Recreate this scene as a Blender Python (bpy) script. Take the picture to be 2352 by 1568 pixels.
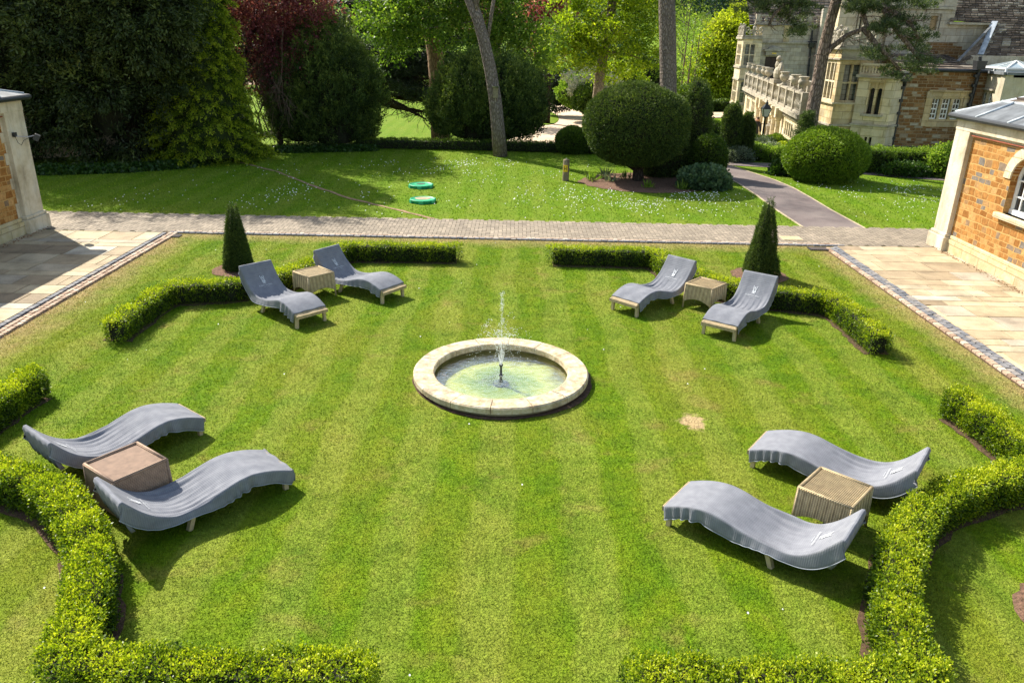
import bpy, bmesh, math, random
import numpy as np
from math import sin, cos, tan, radians, pi, atan2, hypot
from mathutils import Vector, Matrix
for o in list(bpy.data.objects): bpy.data.objects.remove(o)
sc = bpy.context.scene
COL = sc.collection
random.seed(7); RS = np.random.RandomState(11)

# ------------------------------------------------------------ camera, sky, sun
H = 4.8; F = 1767.0; TH = radians(21.8); RO = radians(-1.15)
cam = bpy.data.cameras.new("camera"); camo = bpy.data.objects.new("camera", cam); COL.objects.link(camo)
cam.sensor_width = 36; cam.lens = 36 * F / 2352; cam.clip_start = .1; cam.clip_end = 3000
_f = Vector((0, cos(TH), -sin(TH))); _r = Vector((1, 0, 0)); _u = _r.cross(_f)
_r2 = _r * cos(RO) - _u * sin(RO); _u2 = _u * cos(RO) + _r * sin(RO)
camo.matrix_world = Matrix(((_r2.x, _u2.x, -_f.x, 0), (_r2.y, _u2.y, -_f.y, 0), (_r2.z, _u2.z, -_f.z, H), (0, 0, 0, 1)))
sc.camera = camo
SUN_EL = radians(43); SUN_DIR = Vector((-.72, .69, 0)).normalized()
w = bpy.data.worlds.new("World"); sc.world = w; w.use_nodes = True
nt = w.node_tree; bg = nt.nodes["Background"]
sky = nt.nodes.new("ShaderNodeTexSky"); sky.sky_type = 'NISHITA'; sky.sun_disc = False
sky.sun_elevation = SUN_EL; sky.sun_rotation = atan2(SUN_DIR.x, SUN_DIR.y); sky.air_density = 1.0; 
_wm = nt.nodes.new('ShaderNodeMix'); _wm.data_type = 'RGBA'; _wm.blend_type = 'MULTIPLY'; _wm.inputs[0].default_value = 1; _wm.inputs[7].default_value = (1, .90, .76, 1)
nt.links.new(sky.outputs[0], _wm.inputs[6]); nt.links.new(_wm.outputs[2], bg.inputs[0]); bg.inputs[1].default_value = .15
sl = bpy.data.lights.new("sun", 'SUN'); sl.energy = 4.6; sl.angle = radians(.5); sl.color = (1, .94, .83)
so = bpy.data.objects.new("sun", sl); COL.objects.link(so)
tosun = Vector((SUN_DIR.x * cos(SUN_EL), SUN_DIR.y * cos(SUN_EL), sin(SUN_EL)))
so.rotation_euler = tosun.to_track_quat('Z', 'Y').to_euler(); so.location = (-20, 20, 30)
sc.view_settings.view_transform = 'Standard'; sc.view_settings.look = 'None'
sc.view_settings.exposure = 1.12; sc.view_settings.gamma = 1
sc.render.resolution_x = 1024; sc.render.resolution_y = 682
try:
    sc.cycles.max_bounces = 6; sc.cycles.diffuse_bounces = 3; sc.cycles.transparent_max_bounces = 8
except Exception: pass

# ------------------------------------------------------------ sight lines: photo pixel (2352 wide) -> place
def ray(x, y):
    return _r2 * ((x - 1176) / F) - _u2 * ((y - 784) / F) + _f
def at(x, y, z=0.0):
    d = ray(x, y); t = (z - H) / d.z; return Vector((0, 0, H)) + d * t
def aty(x, y, Y):
    d = ray(x, y); t = Y / d.y; return Vector((0, 0, H)) + d * t
def smooth(a, b, x):
    t = np.clip((x - a) / (b - a), 0, 1); return t * t * (3 - 2 * t)
def hz(x, y):
    x = np.asarray(x, float); y = np.asarray(y, float)
    return -1.5 * smooth(35.5, 50, y) + 44 * smooth(170, 420, y) + 1.2 * smooth(90, 200, y) * np.sin(x * .03)

# ------------------------------------------------------------ materials
class M:
    def __init__(s, name):
        s.m = bpy.data.materials.new(name); s.m.use_nodes = True; s.t = s.m.node_tree
        for n in list(s.t.nodes): s.t.nodes.remove(n)
        s.out = s.n('ShaderNodeOutputMaterial')
    def n(s, t, **kw):
        nd = s.t.nodes.new(t)
        for k, v in kw.items(): setattr(nd, k, v)
        return nd
    def put(s, inp, v):
        if v is None: return
        if isinstance(v, bpy.types.NodeSocket): s.t.links.new(v, inp)
        else:
            if inp.type == 'RGBA' and len(v) == 3: v = (*v, 1)
            inp.default_value = v
    def pos(s): return s.n('ShaderNodeNewGeometry').outputs['Position']
    def obj(s): return s.n('ShaderNodeTexCoord').outputs['Object']
    def attr(s, nm='rnd'): return s.n('ShaderNodeAttribute', attribute_name=nm).outputs['Fac']
    def noise(s, vec, scale, detail=3, rough=.55, dist=0):
        nd = s.n('ShaderNodeTexNoise'); s.put(nd.inputs['Vector'], vec); nd.inputs['Scale'].default_value = scale
        nd.inputs['Detail'].default_value = detail; nd.inputs['Roughness'].default_value = rough; nd.inputs['Distortion'].default_value = dist
        return nd.outputs['Fac']
    def ramp(s, fac, stops, interp='LINEAR'):
        nd = s.n('ShaderNodeValToRGB'); s.put(nd.inputs[0], fac); cr = nd.color_ramp; cr.interpolation = interp
        while len(cr.elements) > 1: cr.elements.remove(cr.elements[-1])
        for i, (p, c) in enumerate(stops):
            if isinstance(c, (int, float)): c = (c, c, c)
            e = cr.elements[0] if i == 0 else cr.elements.new(p)
            e.position = p; e.color = (*c, 1)
        return nd.outputs[0]
    def math(s, op, a, b=None, c=None, clamp=False):
        nd = s.n('ShaderNodeMath', operation=op, use_clamp=clamp)
        s.put(nd.inputs[0], a)
        if b is not None: s.put(nd.inputs[1], b)
        if c is not None: s.put(nd.inputs[2], c)
        return nd.outputs[0]
    def mix(s, f, a, b, mode='MIX'):
        nd = s.n('ShaderNodeMix', data_type='RGBA', blend_type=mode)
        s.put(nd.inputs[0], f); s.put(nd.inputs[6], a); s.put(nd.inputs[7], b); return nd.outputs[2]
    def sep(s, v):
        nd = s.n('ShaderNodeSeparateXYZ'); s.put(nd.inputs[0], v); return nd.outputs
    def comb(s, x, y, z):
        nd = s.n('ShaderNodeCombineXYZ')
        for i, v in enumerate((x, y, z)): s.put(nd.inputs[i], v)
        return nd.outputs[0]
    def scale(s, v, k):
        nd = s.n('ShaderNodeVectorMath', operation='MULTIPLY'); s.put(nd.inputs[0], v); nd.inputs[1].default_value = k; return nd.outputs[0]
    def addv(s, a, b):
        nd = s.n('ShaderNodeVectorMath', operation='ADD'); s.put(nd.inputs[0], a); s.put(nd.inputs[1], b); return nd.outputs[0]
    def bump(s, h, dist=.01, strength=1):
        nd = s.n('ShaderNodeBump'); s.put(nd.inputs['Height'], h); nd.inputs['Distance'].default_value = dist
        nd.inputs['Strength'].default_value = strength; return nd.outputs[0]
    def wall(s):
        # wall coordinates: along the wall, and height, whichever way the face looks
        g = s.n('ShaderNodeNewGeometry'); p = s.sep(g.outputs['Position']); nn = s.sep(g.outputs['True Normal'])
        ax = s.math('ABSOLUTE', nn[0]); ay = s.math('ABSOLUTE', nn[1])
        m = s.math('GREATER_THAN', ax, ay)
        u = s.math('ADD', s.math('MULTIPLY', p[1], m), s.math('MULTIPLY', p[0], s.math('SUBTRACT', 1, m)))
        return s.comb(u, p[2], s.math('MULTIPLY', m, 7.3))
    def bsdf(s, col, rough=.8, normal=None, spec=.3, metal=0, trans=0, alpha=None):
        nd = s.n('ShaderNodeBsdfPrincipled'); s.put(nd.inputs['Base Color'], col); s.put(nd.inputs['Roughness'], rough)
        nd.inputs['Specular IOR Level'].default_value = spec; nd.inputs['Metallic'].default_value = metal
        nd.inputs['Transmission Weight'].default_value = trans
        if normal: s.put(nd.inputs['Normal'], normal)
        return nd.outputs[0]
    def done(s, sh): s.t.links.new(sh, s.out.inputs[0]); return s.m

def simple(name, c, rough=.7, var=.25, sc_=8, spec=.3, metal=0, bump=0):
    m = M(name); p = m.pos(); n = m.noise(p, sc_, 4)
    f = m.ramp(n, [(.25, 1 - var), (.75, 1 + var)])
    col = m.mix(1, c, f, 'MULTIPLY')
    return m.done(m.bsdf(col, rough, m.bump(n, bump) if bump else None, spec, metal))

def leafmat(name, stops, trans=.35, rough=.55, patch=.35, pscale=.7, spec=.3):
    m = M(name); a = m.attr(); n = m.noise(m.pos(), pscale, 2)
    v = m.math('ADD', a, m.math('MULTIPLY', m.math('SUBTRACT', n, .5), patch), clamp=True)
    c = m.ramp(v, stops)
    b = m.bsdf(c, rough, spec=spec); t = m.n('ShaderNodeBsdfTranslucent'); m.put(t.inputs[0], m.mix(1, c, (1.25, 1.3, .6), 'MULTIPLY'))
    mx = m.n('ShaderNodeMixShader'); mx.inputs[0].default_value = trans
    m.t.links.new(b, mx.inputs[1]); m.t.links.new(t.outputs[0], mx.inputs[2]); return m.done(mx.outputs[0])

def grasscol(m, a=None):
    p = m.pos(); s = m.sep(p)
    big = m.noise(m.scale(p, (1, .55, 1)), .55, 4, .6, .3); mid = m.noise(p, 2.3, 4, .65); fine = m.noise(p, 17, 4, .75)
    base = m.ramp(mid, [(.3, (.088, .165, .005)), (.5, (.155, .238, .006)), (.72, (.235, .285, .012))])
    base = m.mix(m.ramp(big, [(.44, 0), (.68, .75)]), base, (.29, .27, .035))
    pat = m.noise(m.scale(p, (1, .7, 1)), .95, 3, .5, .6); base = m.mix(m.ramp(pat, [(.56, 0), (.72, .55)]), base, (.10, .22, .008))
    br = m.noise(m.addv(p, (31, 7, 0)), 1.5, 4, .6, .4); base = m.mix(m.ramp(br, [(.57, 0), (.72, .7)]), base, (.30, .22, .06))
    # mown stripes running away from the house; light off leaning blades put into colour
    st = m.math('SINE', m.math('MULTIPLY', m.math('ADD', s[0], m.math('MULTIPLY', big, .8)), 6.6))
    st2 = m.ramp(m.math('MULTIPLY_ADD', st, .5, .5), [(.35, 0), (.65, 1)])
    base = m.mix(m.math('MULTIPLY', m.math('MULTIPLY', st2, m.ramp(mid, [(.35, .45), (.6, 1)])), .44), base, (.27, .335, .06))
    base = m.mix(m.math('MULTIPLY', m.math('SUBTRACT', 1, st2), .28), base, (.10, .225, .006))
    # back lawn a purer green
    back = m.ramp(m.math('MULTIPLY', s[1], .04), [(.83, 0), (.86, 1)])
    base = m.mix(m.math('MULTIPLY', back, .55), base, (.14, .26, .008))
    # dry edge strips by the setts and by the road, and the scorched patch
    wob = m.math('MULTIPLY', m.math('SUBTRACT', m.noise(p, 1.6, 4, .7), .5), 1.1)
    ex = m.ramp(m.math('ADD', m.math('ABSOLUTE', m.math('ADD', s[0], .3)), wob), [(.76, 0), (.84, 1)])
    exn = m.n('ShaderNodeMapRange'); m.put(exn.inputs[0], m.math('ADD', m.math('ABSOLUTE', m.math('ADD', s[0], .3)), wob))
    exn.inputs[1].default_value = 7.35; exn.inputs[2].default_value = 8.1
    eyn = m.n('ShaderNodeMapRange'); m.put(eyn.inputs[0], m.math('ADD', s[1], wob)); eyn.inputs[1].default_value = 18.0; eyn.inputs[2].default_value = 18.9
    front = m.math('LESS_THAN', s[1], 18.9)
    dry = m.math('MULTIPLY', m.math('MAXIMUM', exn.outputs[0], eyn.outputs[0]), front)
    base = m.mix(m.math('MULTIPLY', dry, .9), base, (.42, .31, .14))
    dx = m.math('SUBTRACT', s[0], SCORCH[0]); dy = m.math('SUBTRACT', s[1], SCORCH[1])
    d = m.math('SQRT', m.math('ADD', m.math('MULTIPLY', dx, dx), m.math('MULTIPLY', m.math('MULTIPLY', dy, dy), .6)))
    d = m.math('ADD', d, m.math('MULTIPLY', m.math('SUBTRACT', m.noise(p, 7, 3), .5), .3))
    base = m.mix(m.ramp(d, [(.13, .95), (.2, 0)]), base, (.52, .38, .2))
    f = m.ramp(fine, [(.3, .60), (.7, 1.32)])
    base = m.mix(1, base, f, 'MULTIPLY')
    if a is not None: base = m.mix(1, base, m.ramp(a, [(0, (.6, .7, .6)), (.7, (1.15, 1.15, 1.1)), (.93, (1.5, 1.4, 1.6)), (1, (2.4, 1.9, 2.8))]), 'MULTIPLY')
    return base
SCORCH = tuple(at(1592, 968)[:2])
def m_lawn():
    m = M('lawn'); c = grasscol(m); return m.done(m.bsdf(m.mix(1, c, (.8, .8, .8), 'MULTIPLY'), .9, m.bump(m.noise(m.pos(), 40, 3), .03), spec=.1))
def m_blade():
    m = M('grass_blade'); c = grasscol(m, m.attr()); b = m.bsdf(c, .55, spec=.25); t = m.n('ShaderNodeBsdfTranslucent'); m.put(t.inputs[0], c)
    mx = m.n('ShaderNodeMixShader'); mx.inputs[0].default_value = .4
    m.t.links.new(b, mx.inputs[1]); m.t.links.new(t.outputs[0], mx.inputs[2]); return m.done(mx.outputs[0])
LAWN = m_lawn(); BLADE = m_blade()

def slabmat(name, stops, rough=.85, ns=3, nv=.25, bump=.004, fs=40):
    m = M(name); p = m.pos(); c = m.ramp(m.attr(), stops)
    c = m.mix(1, c, m.ramp(m.noise(p, ns, 5, .65), [(.25, 1 - nv), (.75, 1 + nv)]), 'MULTIPLY')
    n = m.noise(p, fs, 4); c = m.mix(1, c, m.ramp(n, [(.3, .85), (.7, 1.12)]), 'MULTIPLY')
    return m.done(m.bsdf(c, rough, m.bump(n, bump)))
FLAG = slabmat('flagstone', [(0, (.26, .20, .13)), (.35, (.38, .30, .19)), (.6, (.45, .37, .24)), (.85, (.36, .31, .24)), (1, (.50, .45, .35))], ns=1.6, nv=.42)
JOINT = simple('sand_joint', (.52, .42, .25), .9, .3, 5)
BLOCK = slabmat('block_paver', [(0, (.20, .165, .125)), (.5, (.27, .225, .17)), (1, (.34, .28, .21))], ns=.8, nv=.22)
BLOCKJ = simple('paver_joint', (.10, .085, .05), .95, .4, 6)
SETTB = slabmat('blue_sett', [(0, (.11, .12, .14)), (.6, (.20, .20, .21)), (1, (.30, .27, .24))])
SETTP = slabmat('pink_sett', [(0, (.28, .19, .13)), (.5, (.44, .32, .23)), (1, (.55, .46, .36))])
SOIL = simple('soil', (.085, .05, .03), 1, .5, 18, bump=.02)
BARK = simple('bark_mulch', (.15, .085, .055), 1, .6, 25, bump=.03)
LIME = None
def m_lime(name, c0, c1, c2, joints=None, jw=.012, stain=.5, lichen=.3, ns=2.5):
    m = M(name); p = m.pos(); wv = m.wall()
    n1 = m.noise(p, ns, 6, .65); n2 = m.noise(p, 22, 4, .6)
    c = m.ramp(n1, [(.28, c0), (.5, c1), (.72, c2)])
    if joints:
        bt = m.n('ShaderNodeTexBrick'); m.put(bt.inputs['Vector'], m.addv(wv, m.scale(m.comb(n2, n1, 0), (.03, .03, 0)))); bt.inputs['Scale'].default_value = 1
        bt.inputs['Brick Width'].default_value = joints[0]; bt.inputs['Row Height'].default_value = joints[1]; bt.inputs['Mortar Size'].default_value = jw
        bt.inputs['Color1'].default_value = (.78, .78, .8, 1); bt.inputs['Color2'].default_value = (1.15, 1.12, 1.05, 1); bt.inputs['Mortar'].default_value = (.62, .58, .52, 1)
        c = m.mix(1, c, bt.outputs['Color'], 'MULTIPLY')
    st = m.noise(m.scale(p, (3, 3, .6)), 1.6, 5, .7)
    c = m.mix(m.ramp(st, [(.5, 0), (.75, stain)]), c, (.16, .14, .11))
    li = m.noise(p, 9, 4, .7); c = m.mix(m.ramp(li, [(.62, 0), (.7, lichen)]), c, (.66, .63, .52))
    return m.done(m.bsdf(c, .88, m.bump(n2, .012), spec=.15))
def m_rubble(name, stops, bw=.34, rh=.165, mort=(.42, .30, .14), jw=.013, dist=.05):
    m = M(name); wv = m.wall(); p = m.pos(); s = m.sep(wv)
    nz = m.n('ShaderNodeTexNoise'); m.put(nz.inputs['Vector'], wv); nz.inputs['Scale'].default_value = 3.2; nz.inputs['Detail'].default_value = 3
    v = m.addv(wv, m.scale(nz.outputs['Color'], (dist * 2.2, dist, 0)))
    # uneven course heights: squeeze z with a slow wave
    vs = m.sep(v); z2 = m.math('ADD', vs[1], m.math('MULTIPLY', m.math('SINE', m.math('MULTIPLY', vs[1], 9.5)), rh * .22))
    v = m.comb(vs[0], z2, 0)
    def brick(w_, h_, off, vec):
        bt = m.n('ShaderNodeTexBrick'); m.put(bt.inputs['Vector'], vec); bt.inputs['Scale'].default_value = 1; bt.offset = off; bt.squash = .65; bt.squash_frequency = 3
        bt.inputs['Brick Width'].default_value = w_; bt.inputs['Row Height'].default_value = h_; bt.inputs['Mortar Size'].default_value = jw
        bt.inputs['Mortar Smooth'].default_value = .3
        bt.inputs['Color1'].default_value = (0, 0, 0, 1); bt.inputs['Color2'].default_value = (1, 1, 1, 1); bt.inputs['Mortar'].default_value = (.5, .5, .5, 1); return bt
    b1 = brick(bw, rh, .43, v)
    col = m.ramp(b1.outputs['Color'], stops)
    n = m.noise(p, 11, 5, .7); col = m.mix(1, col, m.ramp(n, [(.25, .62), (.75, 1.35)]), 'MULTIPLY')
    col = m.mix(b1.outputs['Fac'], col, mort)
    hgt = m.math('ADD', m.math('MULTIPLY', m.math('SUBTRACT', 1, b1.outputs['Fac']), 1), m.math('MULTIPLY', n, .8))
    return m.done(m.bsdf(col, .92, m.bump(hgt, .02), spec=.1))
IRON = m_rubble('orange_ironstone', [(0, (.24, .10, .025)), (.22, (.38, .185, .055)), (.45, (.30, .14, .042)), (.62, (.42, .22, .07)), (.78, (.48, .28, .11)), (.86, (.28, .16, .07)), (.93, (.20, .165, .13)), (1, (.17, .15, .13))], bw=.27, mort=(.50, .30, .11), rh=.14, dist=.075)
BROWN = m_rubble('brown_rubble', [(0, (.15, .075, .03)), (.35, (.25, .13, .05)), (.6, (.20, .11, .05)), (.8, (.31, .19, .09)), (.92, (.36, .30, .22)), (1, (.42, .37, .29))], bw=.36, rh=.13, mort=(.34, .25, .15), jw=.014)
LIME = m_lime('pale_limestone', (.38, .31, .20), (.58, .51, .38), (.66, .62, .54), stain=.6, ns=1.3, lichen=.5)
PLINTH = m_lime('plinth_stone', (.40, .32, .16), (.52, .44, .26), (.58, .52, .38), joints=(.7, .24), stain=.3)
ASH = m_lime('cream_ashlar', (.48, .39, .24), (.64, .55, .38), (.70, .63, .49), joints=(.75, .32), stain=.35)
ASHG = m_lime('grey_ashlar', (.34, .29, .22), (.46, .41, .33), (.54, .50, .43), joints=(.8, .3), stain=.5)
OCHRE = m_lime('ochre_ashlar', (.38, .28, .14), (.52, .41, .24), (.62, .53, .37), joints=(.75, .32), stain=.35)
RENDERW = m_lime('beige_render', (.42, .36, .25), (.50, .44, .32), (.55, .50, .40), stain=.4, lichen=.1)
CARVE = m_lime('weathered_carving', (.22, .19, .14), (.36, .32, .25), (.50, .46, .38), stain=.55)
LEAD = simple('lead_sheet', (.13, .14, .15), .65, .5, 3, .3, .1, .004)
LEADP = simple('pale_lead', (.34, .38, .42), .55, .4, 6, .4, .1, .004)
IRONB = simple('black_iron', (.02, .022, .025), .45, .3, 10, .5)
def m_slate():
    m = M('stone_slate'); g = m.pos(); s = m.sep(g); v = m.comb(s[0], m.math('MULTIPLY', s[2], 1.0), 0); bt = m.n('ShaderNodeTexBrick')
    c = m.ramp(m.attr(), [(0, (.06, .045, .035)), (.5, (.11, .083, .062)), (.85, (.165, .13, .10)), (1, (.27, .24, .19))])
    n = m.noise(g, 6, 5, .7); c = m.mix(1, c, m.ramp(n, [(.3, .6), (.7, 1.3)]), 'MULTIPLY')
    c = m.mix(m.ramp(m.noise(g, 5, 3, .8), [(.63, 0), (.68, .8)]), c, (.5, .47, .4))
    return m.done(m.bsdf(c, .9, m.bump(n, .02)))
SLATE = m_slate()
WHITE = simple('white_paint', (.78, .78, .76), .45, .05, 3)
def m_glass():
    m = M('window_glass'); n = m.noise(m.pos(), 1.3, 2)
    return m.done(m.bsdf(m.ramp(n, [(.35, (.012, .014, .017)), (.7, (.05, .055, .06))]), .06, m.bump(n, .01), spec=.8))
GLASS = m_glass()
def m_lead_light():
    m = M('leaded_glass'); wv = m.wall(); n = m.noise(m.pos(), 2.3, 2)
    bt = m.n('ShaderNodeTexBrick'); m.put(bt.inputs['Vector'], wv); bt.offset = 0; bt.inputs['Scale'].default_value = 1; bt.inputs['Brick Width'].default_value = .17; bt.inputs['Row Height'].default_value = .2; bt.inputs['Mortar Size'].default_value = .012
    c = m.mix(bt.outputs['Fac'], m.ramp(n, [(.35, (.04, .05, .05)), (.65, (.17, .20, .19))]), (.02, .02, .02))
    return m.done(m.bsdf(c, .12, spec=.7))
LEADL = m_lead_light()
WOODG = simple('weathered_wood', (.34, .26, .16), .8, .3, 14, bump=.004)

# ------------------------------------------------------------ mesh building
class MB:
    def __init__(s): s.v = []; s.f = []; s.a = []; s.cur = .5
    def add(s, vs, fs, a=None):
        b = len(s.v); s.v += [tuple(v) for v in vs]; s.f += [tuple(i + b for i in f) for f in fs]
        s.a += [s.cur if a is None else a] * len(vs); return s
    def box(s, c, d, rz=0, a=None, taper=1.0, tilt=None):
        x, y, z = (k / 2 for k in d); vs = []
        for sz in (-1, 1):
            k = taper if sz > 0 else 1
            for sx, sy in ((-1, -1), (1, -1), (1, 1), (-1, 1)):
                p = Vector((sx * x * k, sy * y * k, sz * z))
                if tilt: p.rotate(tilt)
                ca, sa = cos(rz), sin(rz)
                vs.append((c[0] + p.x * ca - p.y * sa, c[1] + p.x * sa + p.y * ca, c[2] + p.z))
        return s.add(vs, [(3, 2, 1, 0), (4, 5, 6, 7), (0, 1, 5, 4), (1, 2, 6, 5), (2, 3, 7, 6), (3, 0, 4, 7)], a)
    def bb(s, x0, x1, y0, y1, z0, z1, a=None): return s.box(((x0 + x1) / 2, (y0 + y1) / 2, (z0 + z1) / 2), (abs(x1 - x0), abs(y1 - y0), abs(z1 - z0)), 0, a)
    def beam(s, p, q, wd, ht, a=None):
        # rectangular bar from p to q; wd sideways, ht upwards
        p = Vector(p); q = Vector(q); d = (q - p).normalized(); up = Vector((0, 0, 1)) if abs(d.z) < .95 else Vector((0, 1, 0))
        sd = d.cross(up).normalized() * wd / 2; u = sd.cross(d).normalized() * ht / 2
        vs = [p - sd - u, p + sd - u, p + sd + u, p - sd + u, q - sd - u, q + sd - u, q + sd + u, q - sd + u]
        return s.add(vs, [(3, 2, 1, 0), (4, 5, 6, 7), (0, 1, 5, 4), (1, 2, 6, 5), (2, 3, 7, 6), (3, 0, 4, 7)], a)
    def tube(s, pts, rad, n=8, a=None, wob=0, cap=True):
        pts = [Vector(p) for p in pts]; vs = []; fs = []
        if not hasattr(rad, '__len__'): rad = [rad] * len(pts)
        ref = Vector((1, 0, 0))
        for i, p in enumerate(pts):
            d = (pts[min(i + 1, len(pts) - 1)] - pts[max(i - 1, 0)]).normalized()
            u = (ref - d * ref.dot(d)); u = u.normalized() if u.length > 1e-4 else Vector((0, 1, 0)); v = d.cross(u); ref = u
            for k in range(n):
                t = 2 * pi * k / n; r = rad[i] * (1 + (random.uniform(-wob, wob) if wob else 0)); vs.append(p + u * r * cos(t) + v * r * sin(t))
        for i in range(len(pts) - 1):
            for k in range(n): fs.append((i * n + k, i * n + (k + 1) % n, (i + 1) * n + (k + 1) % n, (i + 1) * n + k))
        if cap: fs.append(tuple(range(n))[::-1]); fs.append(tuple((len(pts) - 1) * n + k for k in range(n)))
        return s.add(vs, fs, a)
    def lathe(s, c, prof, n=24, a=None, a0=0, a1=2 * pi, sx=1, sy=1):
        vs = []; fs = []; full = abs(a1 - a0 - 2 * pi) < 1e-6; m_ = n if full else n + 1
        for r, z in prof:
            for k in range(m_):
                t = a0 + (a1 - a0) * k / n; vs.append((c[0] + r * sx * cos(t), c[1] + r * sy * sin(t), c[2] + z))
        for i in range(len(prof) - 1):
            for k in range(n): k2 = (k + 1) % m_; fs.append((i * m_ + k, i * m_ + k2, (i + 1) * m_ + k2, (i + 1) * m_ + k))
        return s.add(vs, fs, a)
    def prism(s, poly, off, a=None):
        # closed polygon of 3-D points pushed along off
        n = len(poly); off = Vector(off); vs = [Vector(p) for p in poly] + [Vector(p) + off for p in poly]
        fs = [tuple(range(n))[::-1], tuple(range(n, 2 * n))] + [(i, (i + 1) % n, n + (i + 1) % n, n + i) for i in range(n)]
        return s.add(vs, fs, a)
    def ball(s, c, r, n=8, a=None):
        if not hasattr(r, '__len__'): r = (r, r, r)
        prof = [(sin(pi * i / n), -cos(pi * i / n)) for i in range(n + 1)]; prof[0] = (.001, -1); prof[-1] = (.001, 1)
        vs = []; fs = []; m_ = n * 2
        for q, z in prof:
            for k in range(m_): vs.append((c[0] + r[0] * q * cos(2 * pi * k / m_), c[1] + r[1] * q * sin(2 * pi * k / m_), c[2] + r[2] * z))
        for i in range(n):
            for k in range(m_): fs.append((i * m_ + k, i * m_ + (k + 1) % m_, (i + 1) * m_ + (k + 1) % m_, (i + 1) * m_ + k))
        return s.add(vs, fs, a)
    def build(s, name, mat, parent=None, smooth=False, world=True, bevel=0):
        me = bpy.data.meshes.new(name); o = bpy.data.objects.new(name, me); COL.objects.link(o)
        off = Vector((0, 0, 0))
        if parent is not None:
            o.parent = parent; r = parent
            while r.parent: r = r.parent
            off = Vector(r.location)
        elif world and s.v:
            a = np.array(s.v); off = Vector(((a[:, 0].min() + a[:, 0].max()) / 2, (a[:, 1].min() + a[:, 1].max()) / 2, a[:, 2].min())); o.location = off
        me.from_pydata([tuple(Vector(v) - off) for v in s.v], [], s.f)
        at_ = me.attributes.new('rnd', 'FLOAT', 'POINT'); at_.data.foreach_set('value', s.a)
        me.materials.append(mat)
        if smooth: me.polygons.foreach_set('use_smooth', [True] * len(me.polygons))
        me.update()
        if bevel:
            b = o.modifiers.new('bevel', 'BEVEL'); b.width = bevel; b.segments = 2; b.limit_method = 'ANGLE'
        return o
def tag(o, label, cat, group=None, kind=None):
    o['label'] = label
    if cat: o['category'] = cat
    if group: o['group'] = group
    if kind: o['kind'] = kind
    return o
def struct(o): o['kind'] = 'structure'; return o
def thing(name, loc, label, cat, group=None):
    o = bpy.data.objects.new(name, None); COL.objects.link(o); o.location = loc; o.empty_display_size = .2; return tag(o, label, cat, group)
def kids(o): return [c for c in bpy.data.objects if c.parent == o]
def copytree(o, parent=None):
    c = o.copy(); COL.objects.link(c); c.parent = parent
    for ch in kids(o):
        copytree(ch, c)
    return c
def npmesh(name, V, NV, A, mat, parent=None, loc=None, smooth=False):
    """V: (faces*NV,3) points, every face owns its NV corners; A: value per point"""
    nf = len(V) // NV; me = bpy.data.meshes.new(name); me.vertices.add(len(V)); me.loops.add(len(V)); me.polygons.add(nf)
    off = np.zeros(3)
    o = bpy.data.objects.new(name, me); COL.objects.link(o)
    if parent is not None:
        o.parent = parent; r = parent
        while r.parent: r = r.parent
        off = np.array(r.location)
    elif loc is not None: off = np.array(loc, float); o.location = loc
    me.vertices.foreach_set('co', (V - off).astype(np.float32).ravel()); me.loops.foreach_set('vertex_index', np.arange(len(V), dtype=np.int32))
    me.polygons.foreach_set('loop_start', np.arange(0, len(V), NV, dtype=np.int32)); me.polygons.foreach_set('loop_total', np.full(nf, NV, dtype=np.int32))
    a_ = me.attributes.new('rnd', 'FLOAT', 'POINT'); a_.data.foreach_set('value', np.asarray(A, np.float32))
    me.materials.append(mat); me.update(calc_edges=True); me.validate(); return o

# ------------------------------------------------------------ foliage
def nrm(a): return a / np.maximum(np.linalg.norm(a, axis=-1, keepdims=True), 1e-9)
def rdir(n): return nrm(RS.normal(size=(n, 3)))
def lump(d, seed, amp, fr=3.0):
    r = np.random.RandomState(seed); o = np.zeros(len(d))
    for k in range(6):
        q = r.normal(size=3) * fr * (1 + .5 * k / 2); o += np.sin(d @ q + r.uniform(0, 6.28)) / (1 + .35 * k)
    return 1 + amp * o / 2.5
def ell(c, r, n, lo=.82, hi=1.0, seed=1, amp=.1, fr=3., zmin=None, top=None):
    """n points through the outer layer of a lumpy ellipsoid, with outward directions"""
    c = np.array(c, float); r = np.array(r, float)
    d = rdir(int(n * 1.6))
    wgt = np.linalg.norm(d / r, axis=1); k = RS.rand(len(d)) < wgt / wgt.max() * 1.2
    d = d[k][:n]; rr = lump(d, seed, amp, fr) * (lo + (hi - lo) * np.sqrt(RS.rand(len(d))))
    P = c + d * r * rr[:, None]; N = nrm(d / r)
    if zmin is not None: k = P[:, 2] > zmin; P = P[k]; N = N[k]
    return P, N
def leaves(P, AX, ln, wd, up=None, val=None, vr=.25, droop=0, nr=None):
    """a rhombic leaf at each point, long axis AX"""
    n = len(P); AX = nrm(AX + RS.normal(size=(n, 3)) * .25); R = rdir(n)
    if nr is not None: R = nrm(nr + R * .8)
    S = nrm(np.cross(AX, R)); l = (ln * RS.uniform(.6, 1.3, n))[:, None]; w_ = (wd * RS.uniform(.6, 1.3, n))[:, None]
    a = P; b = P + AX * l * .5 + S * w_ * .5; c = P + AX * l; d = P + AX * l * .5 - S * w_ * .5
    V = np.stack([a, b, c, d], 1).reshape(-1, 3)
    v = (np.full(n, .5) if val is None else val) + RS.uniform(-vr, vr, n)
    return V, np.repeat(np.clip(v, 0, 1), 4)
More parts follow.
